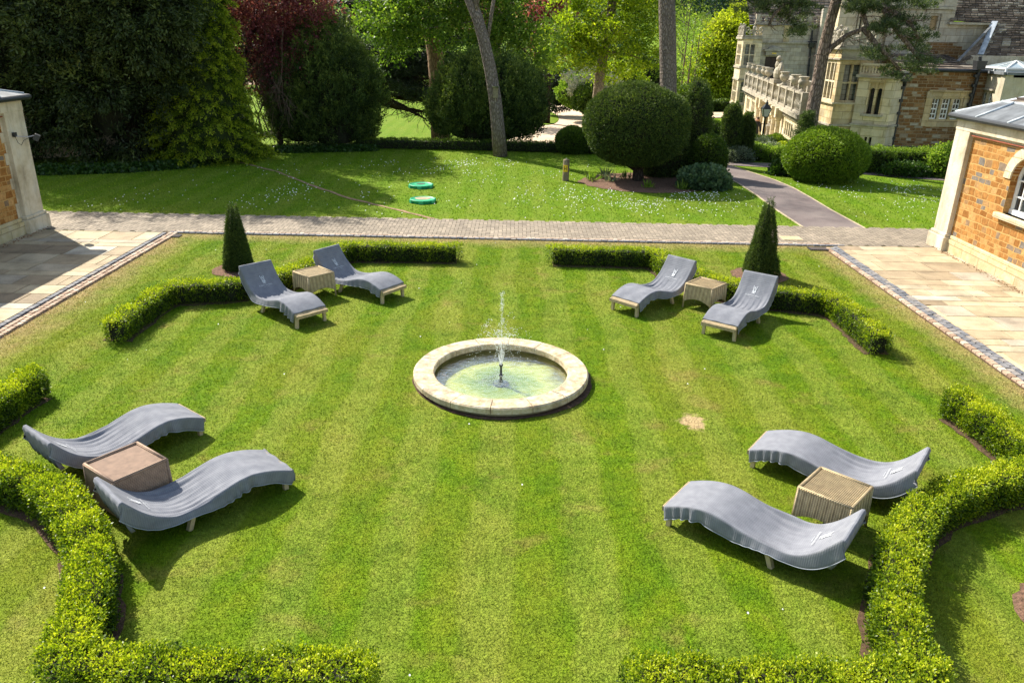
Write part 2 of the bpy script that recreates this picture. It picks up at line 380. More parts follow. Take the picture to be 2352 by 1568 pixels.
def sprays(P, AX, k, length, spread, ln, wd, val=None, vr=.2, cr=.2, tip=.25):
    """k leaves along a twig at each point; tips brighter"""
    n = len(P); t = RS.rand(n, k); cv = RS.uniform(-cr, cr, n)[:, None] + (np.full((n, 1), .45) if val is None else np.asarray(val)[:, None])
    L = (length * RS.uniform(.6, 1.3, n))[:, None, None]
    Q = P[:, None, :] + AX[:, None, :] * L * t[..., None] + RS.normal(size=(n, k, 3)) * spread * (1.15 - .8 * t[..., None])
    D = nrm(AX[:, None, :] + RS.normal(size=(n, k, 3)) * .55)
    vv = cv + tip * (t - .4)
    return leaves(Q.reshape(-1, 3), D.reshape(-1, 3), ln, wd, val=vv.ravel(), vr=vr)
def cat(*L):
    return np.concatenate([l[0] for l in L]), np.concatenate([l[1] for l in L])
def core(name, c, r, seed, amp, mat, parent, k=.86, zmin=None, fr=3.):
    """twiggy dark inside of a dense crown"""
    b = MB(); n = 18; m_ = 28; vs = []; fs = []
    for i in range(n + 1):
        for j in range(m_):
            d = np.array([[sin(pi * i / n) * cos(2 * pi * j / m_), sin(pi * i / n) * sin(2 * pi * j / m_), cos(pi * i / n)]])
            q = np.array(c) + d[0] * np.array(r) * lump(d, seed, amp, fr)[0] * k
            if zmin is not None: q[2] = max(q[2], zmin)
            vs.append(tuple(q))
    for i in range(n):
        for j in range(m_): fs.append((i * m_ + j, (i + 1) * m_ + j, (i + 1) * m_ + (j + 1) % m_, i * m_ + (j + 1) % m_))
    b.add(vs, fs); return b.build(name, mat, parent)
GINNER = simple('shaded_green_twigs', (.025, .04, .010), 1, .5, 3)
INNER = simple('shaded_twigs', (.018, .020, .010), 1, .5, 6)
YEW = leafmat('yew_leaf', [(0, (.012, .026, .006)), (.4, (.045, .082, .015)), (.75, (.12, .17, .028)), (1, (.22, .27, .05))], .25, .68)
YEWB = leafmat('yew_brown_green', [(0, (.014, .024, .008)), (.45, (.042, .066, .017)), (.8, (.095, .125, .03)), (1, (.16, .18, .05))], .3, .5)
GOLD = leafmat('golden_conifer_leaf', [(0, (.012, .03, .006)), (.25, (.06, .11, .010)), (.5, (.24, .32, .018)), (1, (.52, .56, .05))], .55, .5)
PURPLE = leafmat('purple_leaf', [(0, (.04, .014, .016)), (.5, (.19, .048, .068)), (.85, (.38, .13, .16)), (1, (.60, .34, .36))], .55, .5)
BOX = leafmat('box_leaf', [(0, (.018, .045, .006)), (.3, (.08, .145, .008)), (.6, (.27, .36, .012)), (1, (.60, .62, .04))], .42, .42, .25, 2.5)
BOXD = leafmat('dark_box_leaf', [(0, (.016, .04, .006)), (.5, (.06, .11, .012)), (.85, (.13, .20, .02)), (1, (.22, .28, .03))], .3, .5, .25, 2.5)
DOME = leafmat('bright_dome_leaf', [(0, (.03, .07, .006)), (.5, (.12, .21, .014)), (1, (.30, .40, .04))], .35, .5)
MAPLE = leafmat('maple_leaf', [(0, (.06, .11, .008)), (.5, (.22, .31, .014)), (1, (.45, .50, .03))], .55, .5, .4, .35)
SYCA = leafmat('sycamore_leaf', [(0, (.03, .07, .010)), (.5, (.14, .24, .03)), (1, (.38, .48, .08))], .5, .5, .4, .35)
LIMEG = leafmat('spring_leaf', [(0, (.12, .18, .012)), (.5, (.32, .38, .02)), (1, (.52, .55, .06))], .5, .6, .3, .2)
FARG = leafmat('far_wood_leaf', [(0, (.015, .04, .014)), (.5, (.05, .10, .035)), (1, (.14, .22, .06))], .35, .7, .6, .05)
FARB = leafmat('hill_wood_leaf', [(0, (.012, .035, .022)), (.5, (.030, .070, .045)), (1, (.06, .11, .06))], .2, .8, .6, .03)
CEDAR = leafmat('cedar_leaf', [(0, (.008, .016, .010)), (.5, (.02, .036, .018)), (1, (.045, .07, .03))], .15, .6)
PINEL = leafmat('pine_needle', [(0, (.022, .04, .018)), (.5, (.065, .095, .038)), (1, (.15, .19, .07))], .3, .55)
IVY = leafmat('ivy_leaf', [(0, (.01, .03, .006)), (.5, (.03, .075, .012)), (1, (.08, .14, .02))], .3, .4)
GREYP = leafmat('grey_plant', [(0, (.07, .10, .07)), (.5, (.14, .18, .12)), (1, (.26, .30, .2))], .3, .6)
BLOSS = leafmat('white_blossom', [(0, (.3, .3, .25)), (1, (.7, .68, .62))], .3, .6)
def m_bark(name, a, b, sc_=6):
    m = M(name); p = m.pos(); v = m.n('ShaderNodeTexVoronoi', feature='DISTANCE_TO_EDGE'); m.put(v.inputs['Vector'], m.scale(p, (1, 1, .35))); v.inputs['Scale'].default_value = sc_ * 2
    f = m.ramp(v.outputs['Distance'], [(.0, .25), (.22, 1)]); n = m.noise(p, sc_, 5, .7)
    c = m.mix(f, b, m.ramp(n, [(.3, a), (.7, tuple(min(1, k * 1.5) for k in a))]))
    return m.done(m.bsdf(c, .95, m.bump(m.math('ADD', f, n), .04), spec=.1))
BPINE = m_bark('pine_bark', (.20, .155, .125), (.05, .035, .028))
BPINEG = m_bark('grey_pine_bark', (.21, .175, .15), (.08, .062, .05), 8)
BDARK = m_bark('dark_bark', (.045, .035, .028), (.012, .010, .008))
BRED = m_bark('reddish_bark', (.23, .15, .10), (.07, .04, .03), 4)
BPALE = m_bark('pale_bark', (.30, .24, .17), (.09, .07, .05))
BTWIG = simple('bare_twig', (.12, .085, .06), .95, .3, 10)
# ============================================================ GROUND
def terrain():
    xs = np.unique(np.round(np.concatenate([np.arange(-2.1, 1.8, .1), np.arange(-30, 30, 1.), np.arange(30, 120, 6), np.arange(-120, -30, 6), np.arange(-600, -119, 40), np.arange(120, 601, 40)]), 3))
    ys = np.unique(np.round(np.concatenate([np.arange(8.6, 12.3, .1), np.arange(-6, 80, 1.), np.arange(80, 200, 5), np.arange(200, 700, 20)]), 3))
    X, Y = np.meshgrid(xs, ys); Z = hz(X, Y); nx, ny = len(xs), len(ys)
    b = MB(); b.v = list(zip(X.ravel().tolist(), Y.ravel().tolist(), Z.ravel().tolist())); b.a = [.5] * len(b.v)
    for j in range(ny - 1):
        for i in range(nx - 1):
            if hypot((xs[i] + xs[i + 1]) / 2 - FC[0], (ys[j] + ys[j + 1]) / 2 - FC[1]) < 1.12: continue
            b.f.append((j * nx + i, j * nx + i + 1, (j + 1) * nx + i + 1, (j + 1) * nx + i))
    return struct(b.build('lawn', LAWN, smooth=True))
FC = (-.155, 10.50)
terrain()
def resample(pl, n):
    pl = np.array([list(p)[:2] for p in pl], float); d = np.r_[0, np.cumsum(np.linalg.norm(np.diff(pl, axis=0), axis=1))]
    t = np.linspace(0, d[-1], n); return np.stack([np.interp(t, d, pl[:, 0]), np.interp(t, d, pl[:, 1])], 1)
def sheet(name, L, R, mat, dz=.012, n=None, across=5, wob=0):
    L = np.array([list(p)[:2] for p in L], float); n = n or max(2, int(np.linalg.norm(np.diff(L, axis=0), axis=1).sum() / .7)); L = resample(L, n); R = resample(R, n)
    if wob: L = L + RS.uniform(-wob, wob, L.shape); R = R + RS.uniform(-wob, wob, R.shape)
    b = MB()
    for i in range(n):
        for j in range(across + 1):
            q = L[i] + (R[i] - L[i]) * j / across; b.v.append((q[0], q[1], float(hz(q[0], q[1])) + dz)); b.a.append(.5)
    for i in range(n - 1):
        for j in range(across): k = i * (across + 1) + j; b.f.append((k, k + 1, k + across + 2, k + across + 1))
    return struct(b.build(name, mat, smooth=True))

# road of block pavers, herringbone
def road():
    y0, y1 = 18.98, 20.86; x0, x1 = -19.0, 17.5
    sheet('road_bed', [(x0, y0 - .05), (x1, y0 - .05)], [(x0, y1 + .03), (x1, y1 + .03)], BLOCKJ, .006)
    b = MB(); u = .105; L = .2
    k = 0
    for i in range(-200, 400):
        for j in range(-60, 260):
            # herringbone unit: pairs of blocks stepping along the diagonal
            pass
    n = int((x1 - x0) / u) + 8; m_ = int((y1 - y0) / u) + 6
    occ = set()
    for j in range(-4, m_):
        for i in range(-4, n):
            r = (i - j) % 4
            x = x0 + i * u; y = y0 + j * u
            if r == 0: w_, h_ = 2 * u, u
            elif r == 3: w_, h_ = u, 2 * u; y = y
            else: continue
            if x < x0 - .02 or x + w_ > x1 + .3 or y < y0 - .12 or y + h_ > y1 + .14: continue
            g = .006; a = min(1, max(0, random.gauss(.5, .22))); z = .014 + random.uniform(0, .004)
            b.add([(x + g, y + g, z), (x + w_ - g, y + g, z), (x + w_ - g, y + h_ - g, z), (x + g, y + h_ - g, z)], [(0, 1, 2, 3)], a)
    struct(b.build('block_paved_road', BLOCK))
road()
def setts(name, p, q, rows):
    """rows: list of (offset, block length, block width, mat kind)"""
    p = Vector((*p, 0)); q = Vector((*q, 0)); d = (q - p); Ln = d.length; d.normalize(); s = Vector((d.y, -d.x, 0)); out = {}
    for off, bl, bw, kind in rows:
        t = 0
        while t < Ln:
            l = bl * random.uniform(.8, 1.2); c = p + d * (t + l / 2) + s * (off + random.uniform(-.006, .006))
            out.setdefault(kind, MB()).box((c.x, c.y, .012 + random.uniform(-.004, .004)), (l - .014, bw - .014, .05), atan2(d.y, d.x) + random.uniform(-.03, .03), min(1, max(0, random.gauss(.5, .25))), taper=.93)
            t += l
    for kind, b in out.items(): struct(b.build(name, SETTB if kind == 'b' else SETTP))
XL, XR = -8.62, 7.92
setts('kerb_setts', (XL, 2), (XL, 18.75), [(-.09, .14, .11, 'b'), (.06, .10, .10, 'p'), (.17, .10, .10, 'p')])
setts('kerb_setts', (XR, 2), (XR, 18.55), [(-.17, .12, .11, 'p'), (-.05, .16, .11, 'b'), (.07, .16, .11, 'b')])
setts('kerb_setts', (XL, 18.9), (XR + .2, 18.9), [(-.06, .12, .1, 'p'), (.05, .15, .11, 'b')])
sheet('joint_bed', [(XL - .18, 2), (XL - .18, 18.95)], [(XL + .25, 2), (XL + .25, 18.95)], SOIL, .004)
sheet('joint_bed', [(XR - .26, 2), (XR - .26, 18.7)], [(XR + .16, 2), (XR + .16, 18.7)], SOIL, .004)
# patios of sawn flagstones in courses of uneven size
def patio(x0, x1, y0, y1):
    b = MB(); sheet('patio_bed', [(x0, y0), (x0, y1)], [(x1, y0), (x1, y1)], JOINT, .008)
    y = y0
    while y < y1 - .05:
        h = random.choice([.3, .42, .55, .62, .75]); h = min(h, y1 - y); x = x0 - random.uniform(0, .4)
        while x < x1 - .02:
            w_ = random.choice([.4, .55, .6, .8, .9, 1.15]); xa, xb = max(x, x0), min(x + w_, x1)
            if x1 - xb < .18: xb = x1
            if xb - xa > .12:
                g = .011; z = .016 + random.uniform(0, .004); a = min(1, max(0, random.gauss(.5, .27)))
                b.bb(xa + g, xb - g, y + g, y + h - g, z - .012, z + .006, a)
            x = xb if xb == x1 else x + w_
        y += h
    struct(b.build('flagstone_patio', FLAG))
patio(-12.0, XL - .17, 2.0, 18.84); patio(XR + .15, 10.9, 2.0, 18.84)
# tarmac paths
TAR = M('tarmac'); _n = TAR.noise(TAR.pos(), 60, 3); _b = TAR.noise(TAR.pos(), .7, 4)
TAR = TAR.done(TAR.bsdf(TAR.mix(1, TAR.ramp(_b, [(.3, (.135, .105, .10)), (.7, (.20, .165, .15))]), TAR.ramp(_n, [(.3, .75), (.7, 1.25)]), 'MULTIPLY'), .9, TAR.bump(_n, .006)))
GRAV = M('gravel'); _n = GRAV.noise(GRAV.pos(), 14, 4, .7); _b = GRAV.noise(GRAV.pos(), .35, 4)
GRAV = GRAV.done(GRAV.bsdf(GRAV.mix(1, GRAV.ramp(_b, [(.3, (.50, .37, .25)), (.7, (.64, .51, .36))]), GRAV.ramp(_n, [(.3, .8), (.7, 1.2)]), 'MULTIPLY'), .95))
PL = [(7.95, 20.85), (7.91, 23.2), (7.97, 25.3), (7.94, 27.4), (7.8, 29.2), (7.6, 30.5), (7.2, 31.6)]
PR = [(9.62, 20.85), (9.58, 23.2), (9.63, 25.1), (9.63, 26.9), (9.45, 28.4), (9.0, 30.2), (8.5, 32.4)]
sheet('tarmac_path', PL, PR, TAR, .014)
sheet('tarmac_path', [(8.3, 31.7), (11.5, 31.0), (13.6, 29.9), (16, 28.9), (20, 28.6)], [(8.3, 32.6), (11.5, 32.3), (14, 31.0), (16.5, 30.2), (20, 30)], TAR, .019)
KERB = simple('kerb_stone', (.46, .38, .25), .9, .3, 8)
def edging(pl, wd, ht, name='path_edging'):
    pl = resample(pl, 40); b = MB(); i = 0
    for p, q in zip(pl[:-1], pl[1:]): b.beam((p[0], p[1], .012), (q[0], q[1], .012), wd, ht)
    struct(b.build(name, KERB))
edging([(a[0] - .02, a[1]) for a in PL], .035, .03); edging([(a[0] + .02, a[1]) for a in PR], .035, .03)
TRAIL = simple('bare_earth', (.27, .18, .10), 1, .4, 9)
_t = [at(*p)[:2] for p in [(530, 368), (640, 395), (700, 420), (800, 455), (945, 490), (1000, 503)]]
sheet('dirt_trail', [(p[0], p[1] - .12) for p in _t], [(p[0], p[1] + .05) for p in _t], TRAIL, .012, 40, 2, wob=.035)
# gravel drive, beyond the low hedge
sheet('gravel_drive', [(-2.2, 36.3), (-1.4, 43), (-.2, 52), (1, 62), (.5, 80), (-7, 93), (-34, 97)], [(5, 36.3), (5.5, 43), (7.3, 53), (8.4, 62), (8.6, 80), (4, 101), (-34, 105)], GRAV, .05, across=10)
sheet('gravel_drive', [(8.6, 63), (14, 66), (22, 69)], [(9.3, 72), (14, 71), (22, 73)], GRAV, .07, across=6)
sheet('gravel_forecourt', [(9.5, 46), (12.0, 52), (14.0, 60)], [(13.3, 41), (15.4, 52), (16.8, 60)], GRAV, .06, across=6)
_i = at(1244, 269, -1.45); b = MB(); b.v.append((_i.x, _i.y, -1.36)); b.a.append(.5)
for k in range(40): b.v.append((_i.x + 1.35 * cos(2 * pi * k / 40), _i.y + 6 * sin(2 * pi * k / 40), -1.42)); b.a.append(.5)
b.f = [(0, 1 + k, 1 + (k + 1) % 40) for k in range(40)]; struct(b.build('grass_island', LAWN))
# soil under hedges is laid with the hedges below; bed under the clipped yew
def disc(name, c, r, mat, dz, sx=1, sy=1, n=40, wob=.05):
    b = MB(); vs = [(c[0], c[1], dz + .02)]
    for k in range(n): q = 1 + random.uniform(-wob, wob); vs.append((c[0] + r * sx * q * cos(2 * pi * k / n), c[1] + r * sy * q * sin(2 * pi * k / n), dz))
    b.add(vs, [(0, 1 + k, 1 + (k + 1) % n) for k in range(n)]); return struct(b.build(name, mat))
disc('bark_bed', (4.62, 27.35), 2.35, BARK, .012, 1, .82)
disc('bark_bed', (-5.86, 15.8), .55, BARK, .012); disc('bark_bed', (5.36, 16.15), .6, BARK, .012)
disc('bark_bed', (5.35, 5.4), .74, BARK, .012)
b = MB(); n = 72
for k in range(n):
    for r in (1.1, 1.325 + .02 * sin(k * .4) + random.uniform(-.012, .012)): b.v.append((FC[0] + .03 + r * cos(2 * pi * k / n), FC[1] - .02 + r * sin(2 * pi * k / n), .012)); b.a.append(.5)
for k in range(n): b.f.append((2 * k, 2 * k + 1, (2 * k + 3) % (2 * n), (2 * k + 2) % (2 * n)))
struct(b.build('soil_ring', SOIL))

# ============================================================ GRASS, DAISIES
def blocked(x, y):
    m_ = (np.hypot(x - FC[0], y - FC[1]) < 1.36) | (x < XL + .2) | (x > XR - .23)
    return m_ | (y > 18.8) | (np.hypot(x + 5.86, y - 15.8) < .5) | (np.hypot(x - 5.36, y - 16.15) < .55) | (np.hypot(x - 5.35, y - 5.35) < .58)
def blades(x0, x1, y0, y1, dens, h, w_, blk, tag_='mown_grass', lab='short green grass of the mown lawn'):
    n = int((x1 - x0) * (y1 - y0) * dens); x = RS.uniform(x0, x1, n); y = RS.uniform(y0, y1, n)
    k = (np.abs(x) < .74 * y + 1.6) & ~blk(x, y)
    d = np.hypot(x - SCORCH[0], (y - SCORCH[1]) * .8); k &= ~((d < .16) & (RS.rand(n) < .85))
    x, y = x[k], y[k]; n = len(x); a = RS.uniform(0, 2 * pi, n); hh = h * RS.uniform(.5, 1.3, n); ww = w_ * RS.uniform(.6, 1.3, n)
    lean = rdir(n) * (hh * .75)[:, None]; z = hz(x, y)
    p = np.stack([x, y, z], 1); s = np.stack([np.cos(a), np.sin(a), 0 * a], 1) * ww[:, None] / 2
    tp = p + lean; tp[:, 2] = z + hh
    V = np.stack([p - s, p + s, tp], 1).reshape(-1, 3)
    o = npmesh(tag_, V, 3, np.repeat(RS.rand(n), 3), BLADE, loc=((x0 + x1) / 2, (y0 + y1) / 2, 0)); return o
def joinstuff(parts, lab):
    for i, o in enumerate(parts): tag(o, lab[i], None, None, 'stuff'); o['category'] = 'grass'
joinstuff([blades(-8, 8, 3.3, 8, 4200, .021, .0065, blocked), blades(-8.6, 8, 8, 13, 2400, .023, .009, blocked), blades(-8.6, 8, 13, 18.85, 1300, .025, .013, blocked)],
          ['short mown grass of the lawn nearest the house, in front of the fountain', 'short mown grass of the lawn around the fountain', 'short mown grass of the garden lawn between fountain and brick road'])
def blk2(x, y):
    px_l = np.interp(y, [p[1] for p in PL], [p[0] for p in PL]) - .05; px_r = np.interp(y, [p[1] for p in PR], [p[0] for p in PR]) + .05
    m_ = (x > px_l) & (x < px_r) | (((x - 4.62) / 2.3) ** 2 + ((y - 27.35) / 1.85) ** 2 < 1) | ((x > 10.5) & (y > 29.0 + (16 - x) * .2)) | ((x > 9) & (y > 30.4))
    tx = np.interp(y, [p[1] for p in _t][::-1], [p[0] for p in _t][::-1]); m_ |= (np.abs(x - tx) < .1) & (y > 21.2) & (y < 30.4)
    return m_
joinstuff([blades(-17, 19, 20.88, 35, 170, .035, .03, blk2)], ['green mown grass of the back lawn beyond the brick road'])
def daisies():
    pts = []
    cl = [(1080, 375, 60), (1160, 378, 40), (880, 375, 25), (1330, 460, 60), (1400, 445, 60), (1450, 470, 90), (1490, 470, 60), (1560, 465, 70), (1600, 455, 80), (1640, 450, 70), (1560, 440, 40), (1210, 440, 30), (1050, 380, 50),
          (1100, 400, 30), (1210, 460, 30), (1300, 440, 40), (660, 445, 60), (700, 430, 30), (560, 470, 20), (1060, 470, 15), (1340, 480, 30), (1680, 470, 30), (850, 450, 15), (2060, 440, 60), (2110, 432, 60), (2120, 460, 50), (1950, 450, 30),
          (2090, 475, 25), (1260, 400, 20), (1000, 392, 30), (930, 395, 20), (1800, 400, 30), (1860, 430, 20), (1500, 490, 30), (1620, 490, 40), (1120, 420, 20), (610, 470, 20), (180, 480, 12), (300, 465, 10), (640, 400, 16), (1940, 435, 18), (2040, 500, 14), (330, 450, 12)]
    for x, y, n in cl:
        c = at(x, y)
        k = int(n * .7)
        q = np.stack([c.x + RS.normal(size=k) * .38, c.y + RS.normal(size=k) * .5], 1); pts.append(q)
    q = np.stack([RS.uniform(-12, 15, 220), RS.uniform(21, 32, 220)], 1); pts.append(q)
    q = np.concatenate(pts); k = ~blk2(q[:, 0], q[:, 1]) & (q[:, 1] > 21.1) & (q[:, 1] < 33) ; q = q[k]
    q2 = np.stack([RS.uniform(-8, 7.6, 70), RS.uniform(4, 18.5, 70)], 1); q2 = q2[~blocked(q2[:, 0], q2[:, 1])]
    q = np.concatenate([q, q2]); r = np.where(q[:, 1] > 20,   .014, .009) * RS.uniform(.6, 1.3, len(q)); z = np.full(len(q), .05); z[len(q) - len(q2):] = .028
    V = []
    for (x, y), rr, zz in zip(q, r, z):
        t = random.uniform(0, 6.28); tl = random.uniform(-.4, .1)
        for j in range(6): pass
        V += [(x + rr * cos(t + j * pi / 3), y + rr * sin(t + j * pi / 3), zz + rr * sin(t + j * pi / 3) * .5) for j in range(6)]
    o = npmesh('daisies', np.array(V), 6, np.full(len(V), .5), simple('daisy_petal', (.75, .75, .72), .6, .1, 5), loc=(0, 27, 0))
    tag(o, 'small white daisies scattered in drifts over the back lawn', 'daisies', None, 'stuff')
daisies()

# ============================================================ HEDGES
def hedge(pl, h, wd, label, leaf=.026, dens=900, k=7, mat=BOX, name='box_hedge', group='clipped low box hedges of the garden', bare=.05, sp=.065, zf=None, n0=400):
    o = thing(name, (float(np.mean([p[0] for p in pl])), float(np.mean([p[1] for p in pl])), 0), label, 'hedge', group)
    P = resample(pl, n0); T = np.gradient(P, axis=0); T /= np.linalg.norm(T, axis=1)[:, None]; S = np.stack([T[:, 1], -T[:, 0]], 1)
    Ln = np.linalg.norm(np.diff(P, axis=0), axis=1).sum()
    # cross-section perimeter
    per = 2 * h + wd; n = int(dens * (Ln + wd) * per)
    t = RS.uniform(-wd * .5 / Ln, 1 + wd * .5 / Ln, n); u = RS.uniform(0, per, n)
    i = np.clip((t * (n0 - 1)).astype(int), 0, n0 - 1); ext = np.where(t < 0, t, np.where(t > 1, t - 1, 0)) * Ln
    side = np.where(u < h, -1, np.where(u > h + wd, 1, 0)); z = np.where(side == -1, u, np.where(side == 1, per - u, h)); off = np.where(side == 0, u - h - wd / 2, side * wd / 2)
    # round the ends
    f = np.sqrt(np.clip(1 - (np.abs(ext) / (wd * .5)) ** 2, 0, 1)); off = off * f
    lum = 1 + .14 * np.sin(t * Ln * 5 + z * 7) * np.sin(t * Ln * 2.3 + 2) + .07 * np.sin(t * Ln * 13 + side) + .05 * np.sin(t * Ln * 31 + u * 20)
    inn = RS.rand(n) ** 1.6 * .12
    zz = z * (1 - inn * (side == 0)) * (1 + (lum - 1) * .45); oo = off * (lum - inn * (side != 0)) 
    b0 = P[i] + T[i] * ext[:, None] + S[i] * oo[:, None]
    bulge = 1
    Q = np.stack([b0[:, 0], b0[:, 1], np.maximum(zz, bare)], 1); Q[:, 2] += hz(Q[:, 0], Q[:, 1]) if zf is None else zf
    N = np.stack([S[i, 0] * side + T[i, 0] * ext * 3, S[i, 1] * side + T[i, 1] * ext * 3, (side == 0) * 1. + .55], 1); N = nrm(N + RS.normal(size=N.shape) * .3)
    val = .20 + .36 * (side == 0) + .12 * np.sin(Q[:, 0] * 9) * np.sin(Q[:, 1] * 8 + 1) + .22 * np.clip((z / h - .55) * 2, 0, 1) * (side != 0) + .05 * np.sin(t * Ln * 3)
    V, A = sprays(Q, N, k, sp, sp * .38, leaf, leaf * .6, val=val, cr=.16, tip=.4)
    npmesh('foliage', V, 4, A, mat, o)
    # woody inside
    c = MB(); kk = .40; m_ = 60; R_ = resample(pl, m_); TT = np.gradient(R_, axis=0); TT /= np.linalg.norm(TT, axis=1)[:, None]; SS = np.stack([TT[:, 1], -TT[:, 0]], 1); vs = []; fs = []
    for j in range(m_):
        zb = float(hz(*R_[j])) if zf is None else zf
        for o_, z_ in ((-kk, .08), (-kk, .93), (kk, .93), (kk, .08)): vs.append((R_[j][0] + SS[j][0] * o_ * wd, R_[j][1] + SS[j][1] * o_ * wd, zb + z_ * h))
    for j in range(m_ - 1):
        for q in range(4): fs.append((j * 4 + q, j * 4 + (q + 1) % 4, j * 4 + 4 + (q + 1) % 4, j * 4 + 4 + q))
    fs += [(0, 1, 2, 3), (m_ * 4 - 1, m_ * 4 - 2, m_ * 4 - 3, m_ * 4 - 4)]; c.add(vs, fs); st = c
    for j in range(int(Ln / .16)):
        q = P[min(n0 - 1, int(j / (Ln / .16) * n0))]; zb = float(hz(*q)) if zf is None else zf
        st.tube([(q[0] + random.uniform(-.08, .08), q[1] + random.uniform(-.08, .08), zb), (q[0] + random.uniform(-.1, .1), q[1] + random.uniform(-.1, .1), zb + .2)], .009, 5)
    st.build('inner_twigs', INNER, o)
    return o
HB = [
 ([(-1.3, 16.78), (-3.62, 16.72), (-3.84, 16.5), (-4.0, 15.75), (-4.3, 14.95), (-4.75, 14.2), (-5.3, 13.82), (-6.1, 13.66), (-6.42, 13.5), (-6.46, 12.6), (-6.45, 11.65)], 'clipped box hedge behind the two loungers on the far left of the lawn', .028, 1000, 6),
 ([(.88, 16.76), (3.02, 16.7), (3.22, 16.5), (3.3, 15.9), (3.6, 15.2), (4.1, 14.5), (4.7, 14.1), (5.3, 13.92), (5.85, 13.78), (6.02, 13.5), (6.05, 12.6), (6.02, 11.75)], 'clipped box hedge behind the two loungers on the far right of the lawn', .028, 1000, 6),
 ([(-6.58, 9.55), (-6.62, 8.8), (-6.6, 7.9), (-6.4, 7.4), (-5.74, 7.22), (-5.39, 7.12), (-5.03, 6.99), (-4.67, 6.75), (-4.31, 6.41), (-4.02, 6.07), (-3.77, 5.69), (-3.61, 5.34), (-3.49, 5.02), (-3.42, 4.73), (-3.36, 4.5), (-2.6, 4.43), (-1.12, 4.45)], 'bright green box hedge beside the brown table, ending at the front left of the lawn', .026, 1500, 9),
 ([(6.12, 9.5), (6.2, 8.8), (6.25, 8.1), (6.2, 7.7), (5.83, 7.53), (5.44, 7.44), (5.06, 7.27), (4.65, 7.05), (4.32, 6.79), (4.03, 6.48), (3.73, 6.05), (3.51, 5.67), (3.32, 5.27), (3.24, 4.96), (3.22, 4.72), (3.16, 4.46), (2.4, 4.43), (1.05, 4.46)], 'bright green box hedge curving round the near right corner of the lawn', .026, 1500, 9)]
for pl, lab, lf, dn, k in HB:
    hedge(pl, .37, .28, lab, lf, dn, k)
    q = resample(pl, 60); TT = np.gradient(q, axis=0); TT /= np.linalg.norm(TT, axis=1)[:, None]; SS = np.stack([TT[:, 1], -TT[:, 0]], 1)
    sheet('soil_strip', q - SS * .23, q + SS * .25, SOIL, .009, 60, 2, wob=.03)

# ============================================================ FOUNTAIN
FR = m_lime('fountain_stone', (.30, .21, .11), (.52, .43, .29), (.64, .57, .44), stain=.75, lichen=.5, ns=9)
ft = thing('fountain', (FC[0], FC[1], 0), 'round low stone fountain with a water jet in the middle of the lawn', 'fountain')
for k in range(14):
    a0 = 2 * pi * (k + .3) / 14 + .004; a1 = 2 * pi * (k + 1.3) / 14 - .004; b = MB(); a = random.random(); r0, r1 = .995, 1.30; n = 8; z0, z1 = .06, .15 + random.uniform(-.003, .003); vs = []
    for j in range(n + 1):
        t = a0 + (a1 - a0) * j / n
        for r, z in ((r0, z0), (r0, z1 - .012), (r0 + .014, z1), (r1 - .02, z1), (r1, z1 - .02), (r1, z0)): vs.append((FC[0] + r * cos(t), FC[1] + r * sin(t), z))
    fs = [tuple(range(6)), tuple(n * 6 + i for i in range(6))[::-1]]
    for j in range(n):
        for i in range(6): fs.append((j * 6 + i, j * 6 + 6 + i, j * 6 + 6 + (i + 1) % 6, j * 6 + (i + 1) % 6))
    b.add(vs, fs, a); b.build('rim_stone', FR, ft)
b = MB(); b.lathe((FC[0], FC[1], 0), [(1.06, -.5), (1.06, .058), (1.25, .058), (1.25, -.02)], 72); b.build('basin_wall', m_lime('wet_stone', (.16, .14, .07), (.26, .22, .12), (.36, .31, .19), stain=.6), ft, True)
ALG = M('algae_floor'); p = ALG.pos(); s_ = ALG.sep(p); rr = ALG.math('SQRT', ALG.math('ADD', ALG.math('POWER', ALG.math('SUBTRACT', s_[0], FC[0]), 2.0), ALG.math('POWER', ALG.math('SUBTRACT', s_[1], FC[1]), 2.0)))
nn_ = ALG.noise(p, 2.2, 5, .6, 1.0); rr = ALG.math('ADD', rr, ALG.math('MULTIPLY', ALG.math('SUBTRACT', nn_, .5), 1.1))
ALG = ALG.done(ALG.bsdf(ALG.ramp(rr, [(.05, (.12, .16, .08)), (.3, (.26, .36, .07)), (.5, (.40, .46, .13)), (.7, (.66, .64, .24)), (.9, (.42, .40, .20)), (1.05, (.2, .19, .09))]), .9))
b = MB(); b.lathe((FC[0], FC[1], 0), [(.001, -.08), (.5, -.08), (1.06, -.07)], 48); b.build('basin_floor', ALG, ft, True)
b = MB(); px, py = FC[0] + .0, FC[1] - .03; b.lathe((px, py, -.08), [(.001, .04), (.09, .04), (.12, .02), (.12, 0)], 20); b.build('pump', simple('pump_blue', (.03, .05, .11), .5), ft, True)
b = MB(); b.lathe((px, py, 0), [(.018, -.14), (.018, .05), (.03, .055), (.03, .075), (.018, .08), (.016, .20), (.022, .205), (.03, .235), (.034, .24), (.001, .243)], 12); b.build('nozzle', IRONB, ft, True)
WAT = M('pool_water'); p = WAT.pos(); wn = WAT.noise(p, 9, 4, .6, .6); wn2 = WAT.noise(p, 34, 2)
tr = WAT.n('ShaderNodeBsdfTransparent'); tr.inputs[0].default_value = (.84, .90, .62, 1); gl = WAT.n('ShaderNodeBsdfGlossy'); gl.inputs['Roughness'].default_value = .03
nb = WAT.bump(WAT.math('ADD', wn, WAT.math('MULTIPLY', wn2, .2)), .03, .6); WAT.put(gl.inputs['Normal'], nb); fr_ = WAT.n('ShaderNodeFresnel'); fr_.inputs[0].default_value = 1.33; WAT.put(fr_.inputs['Normal'], nb)
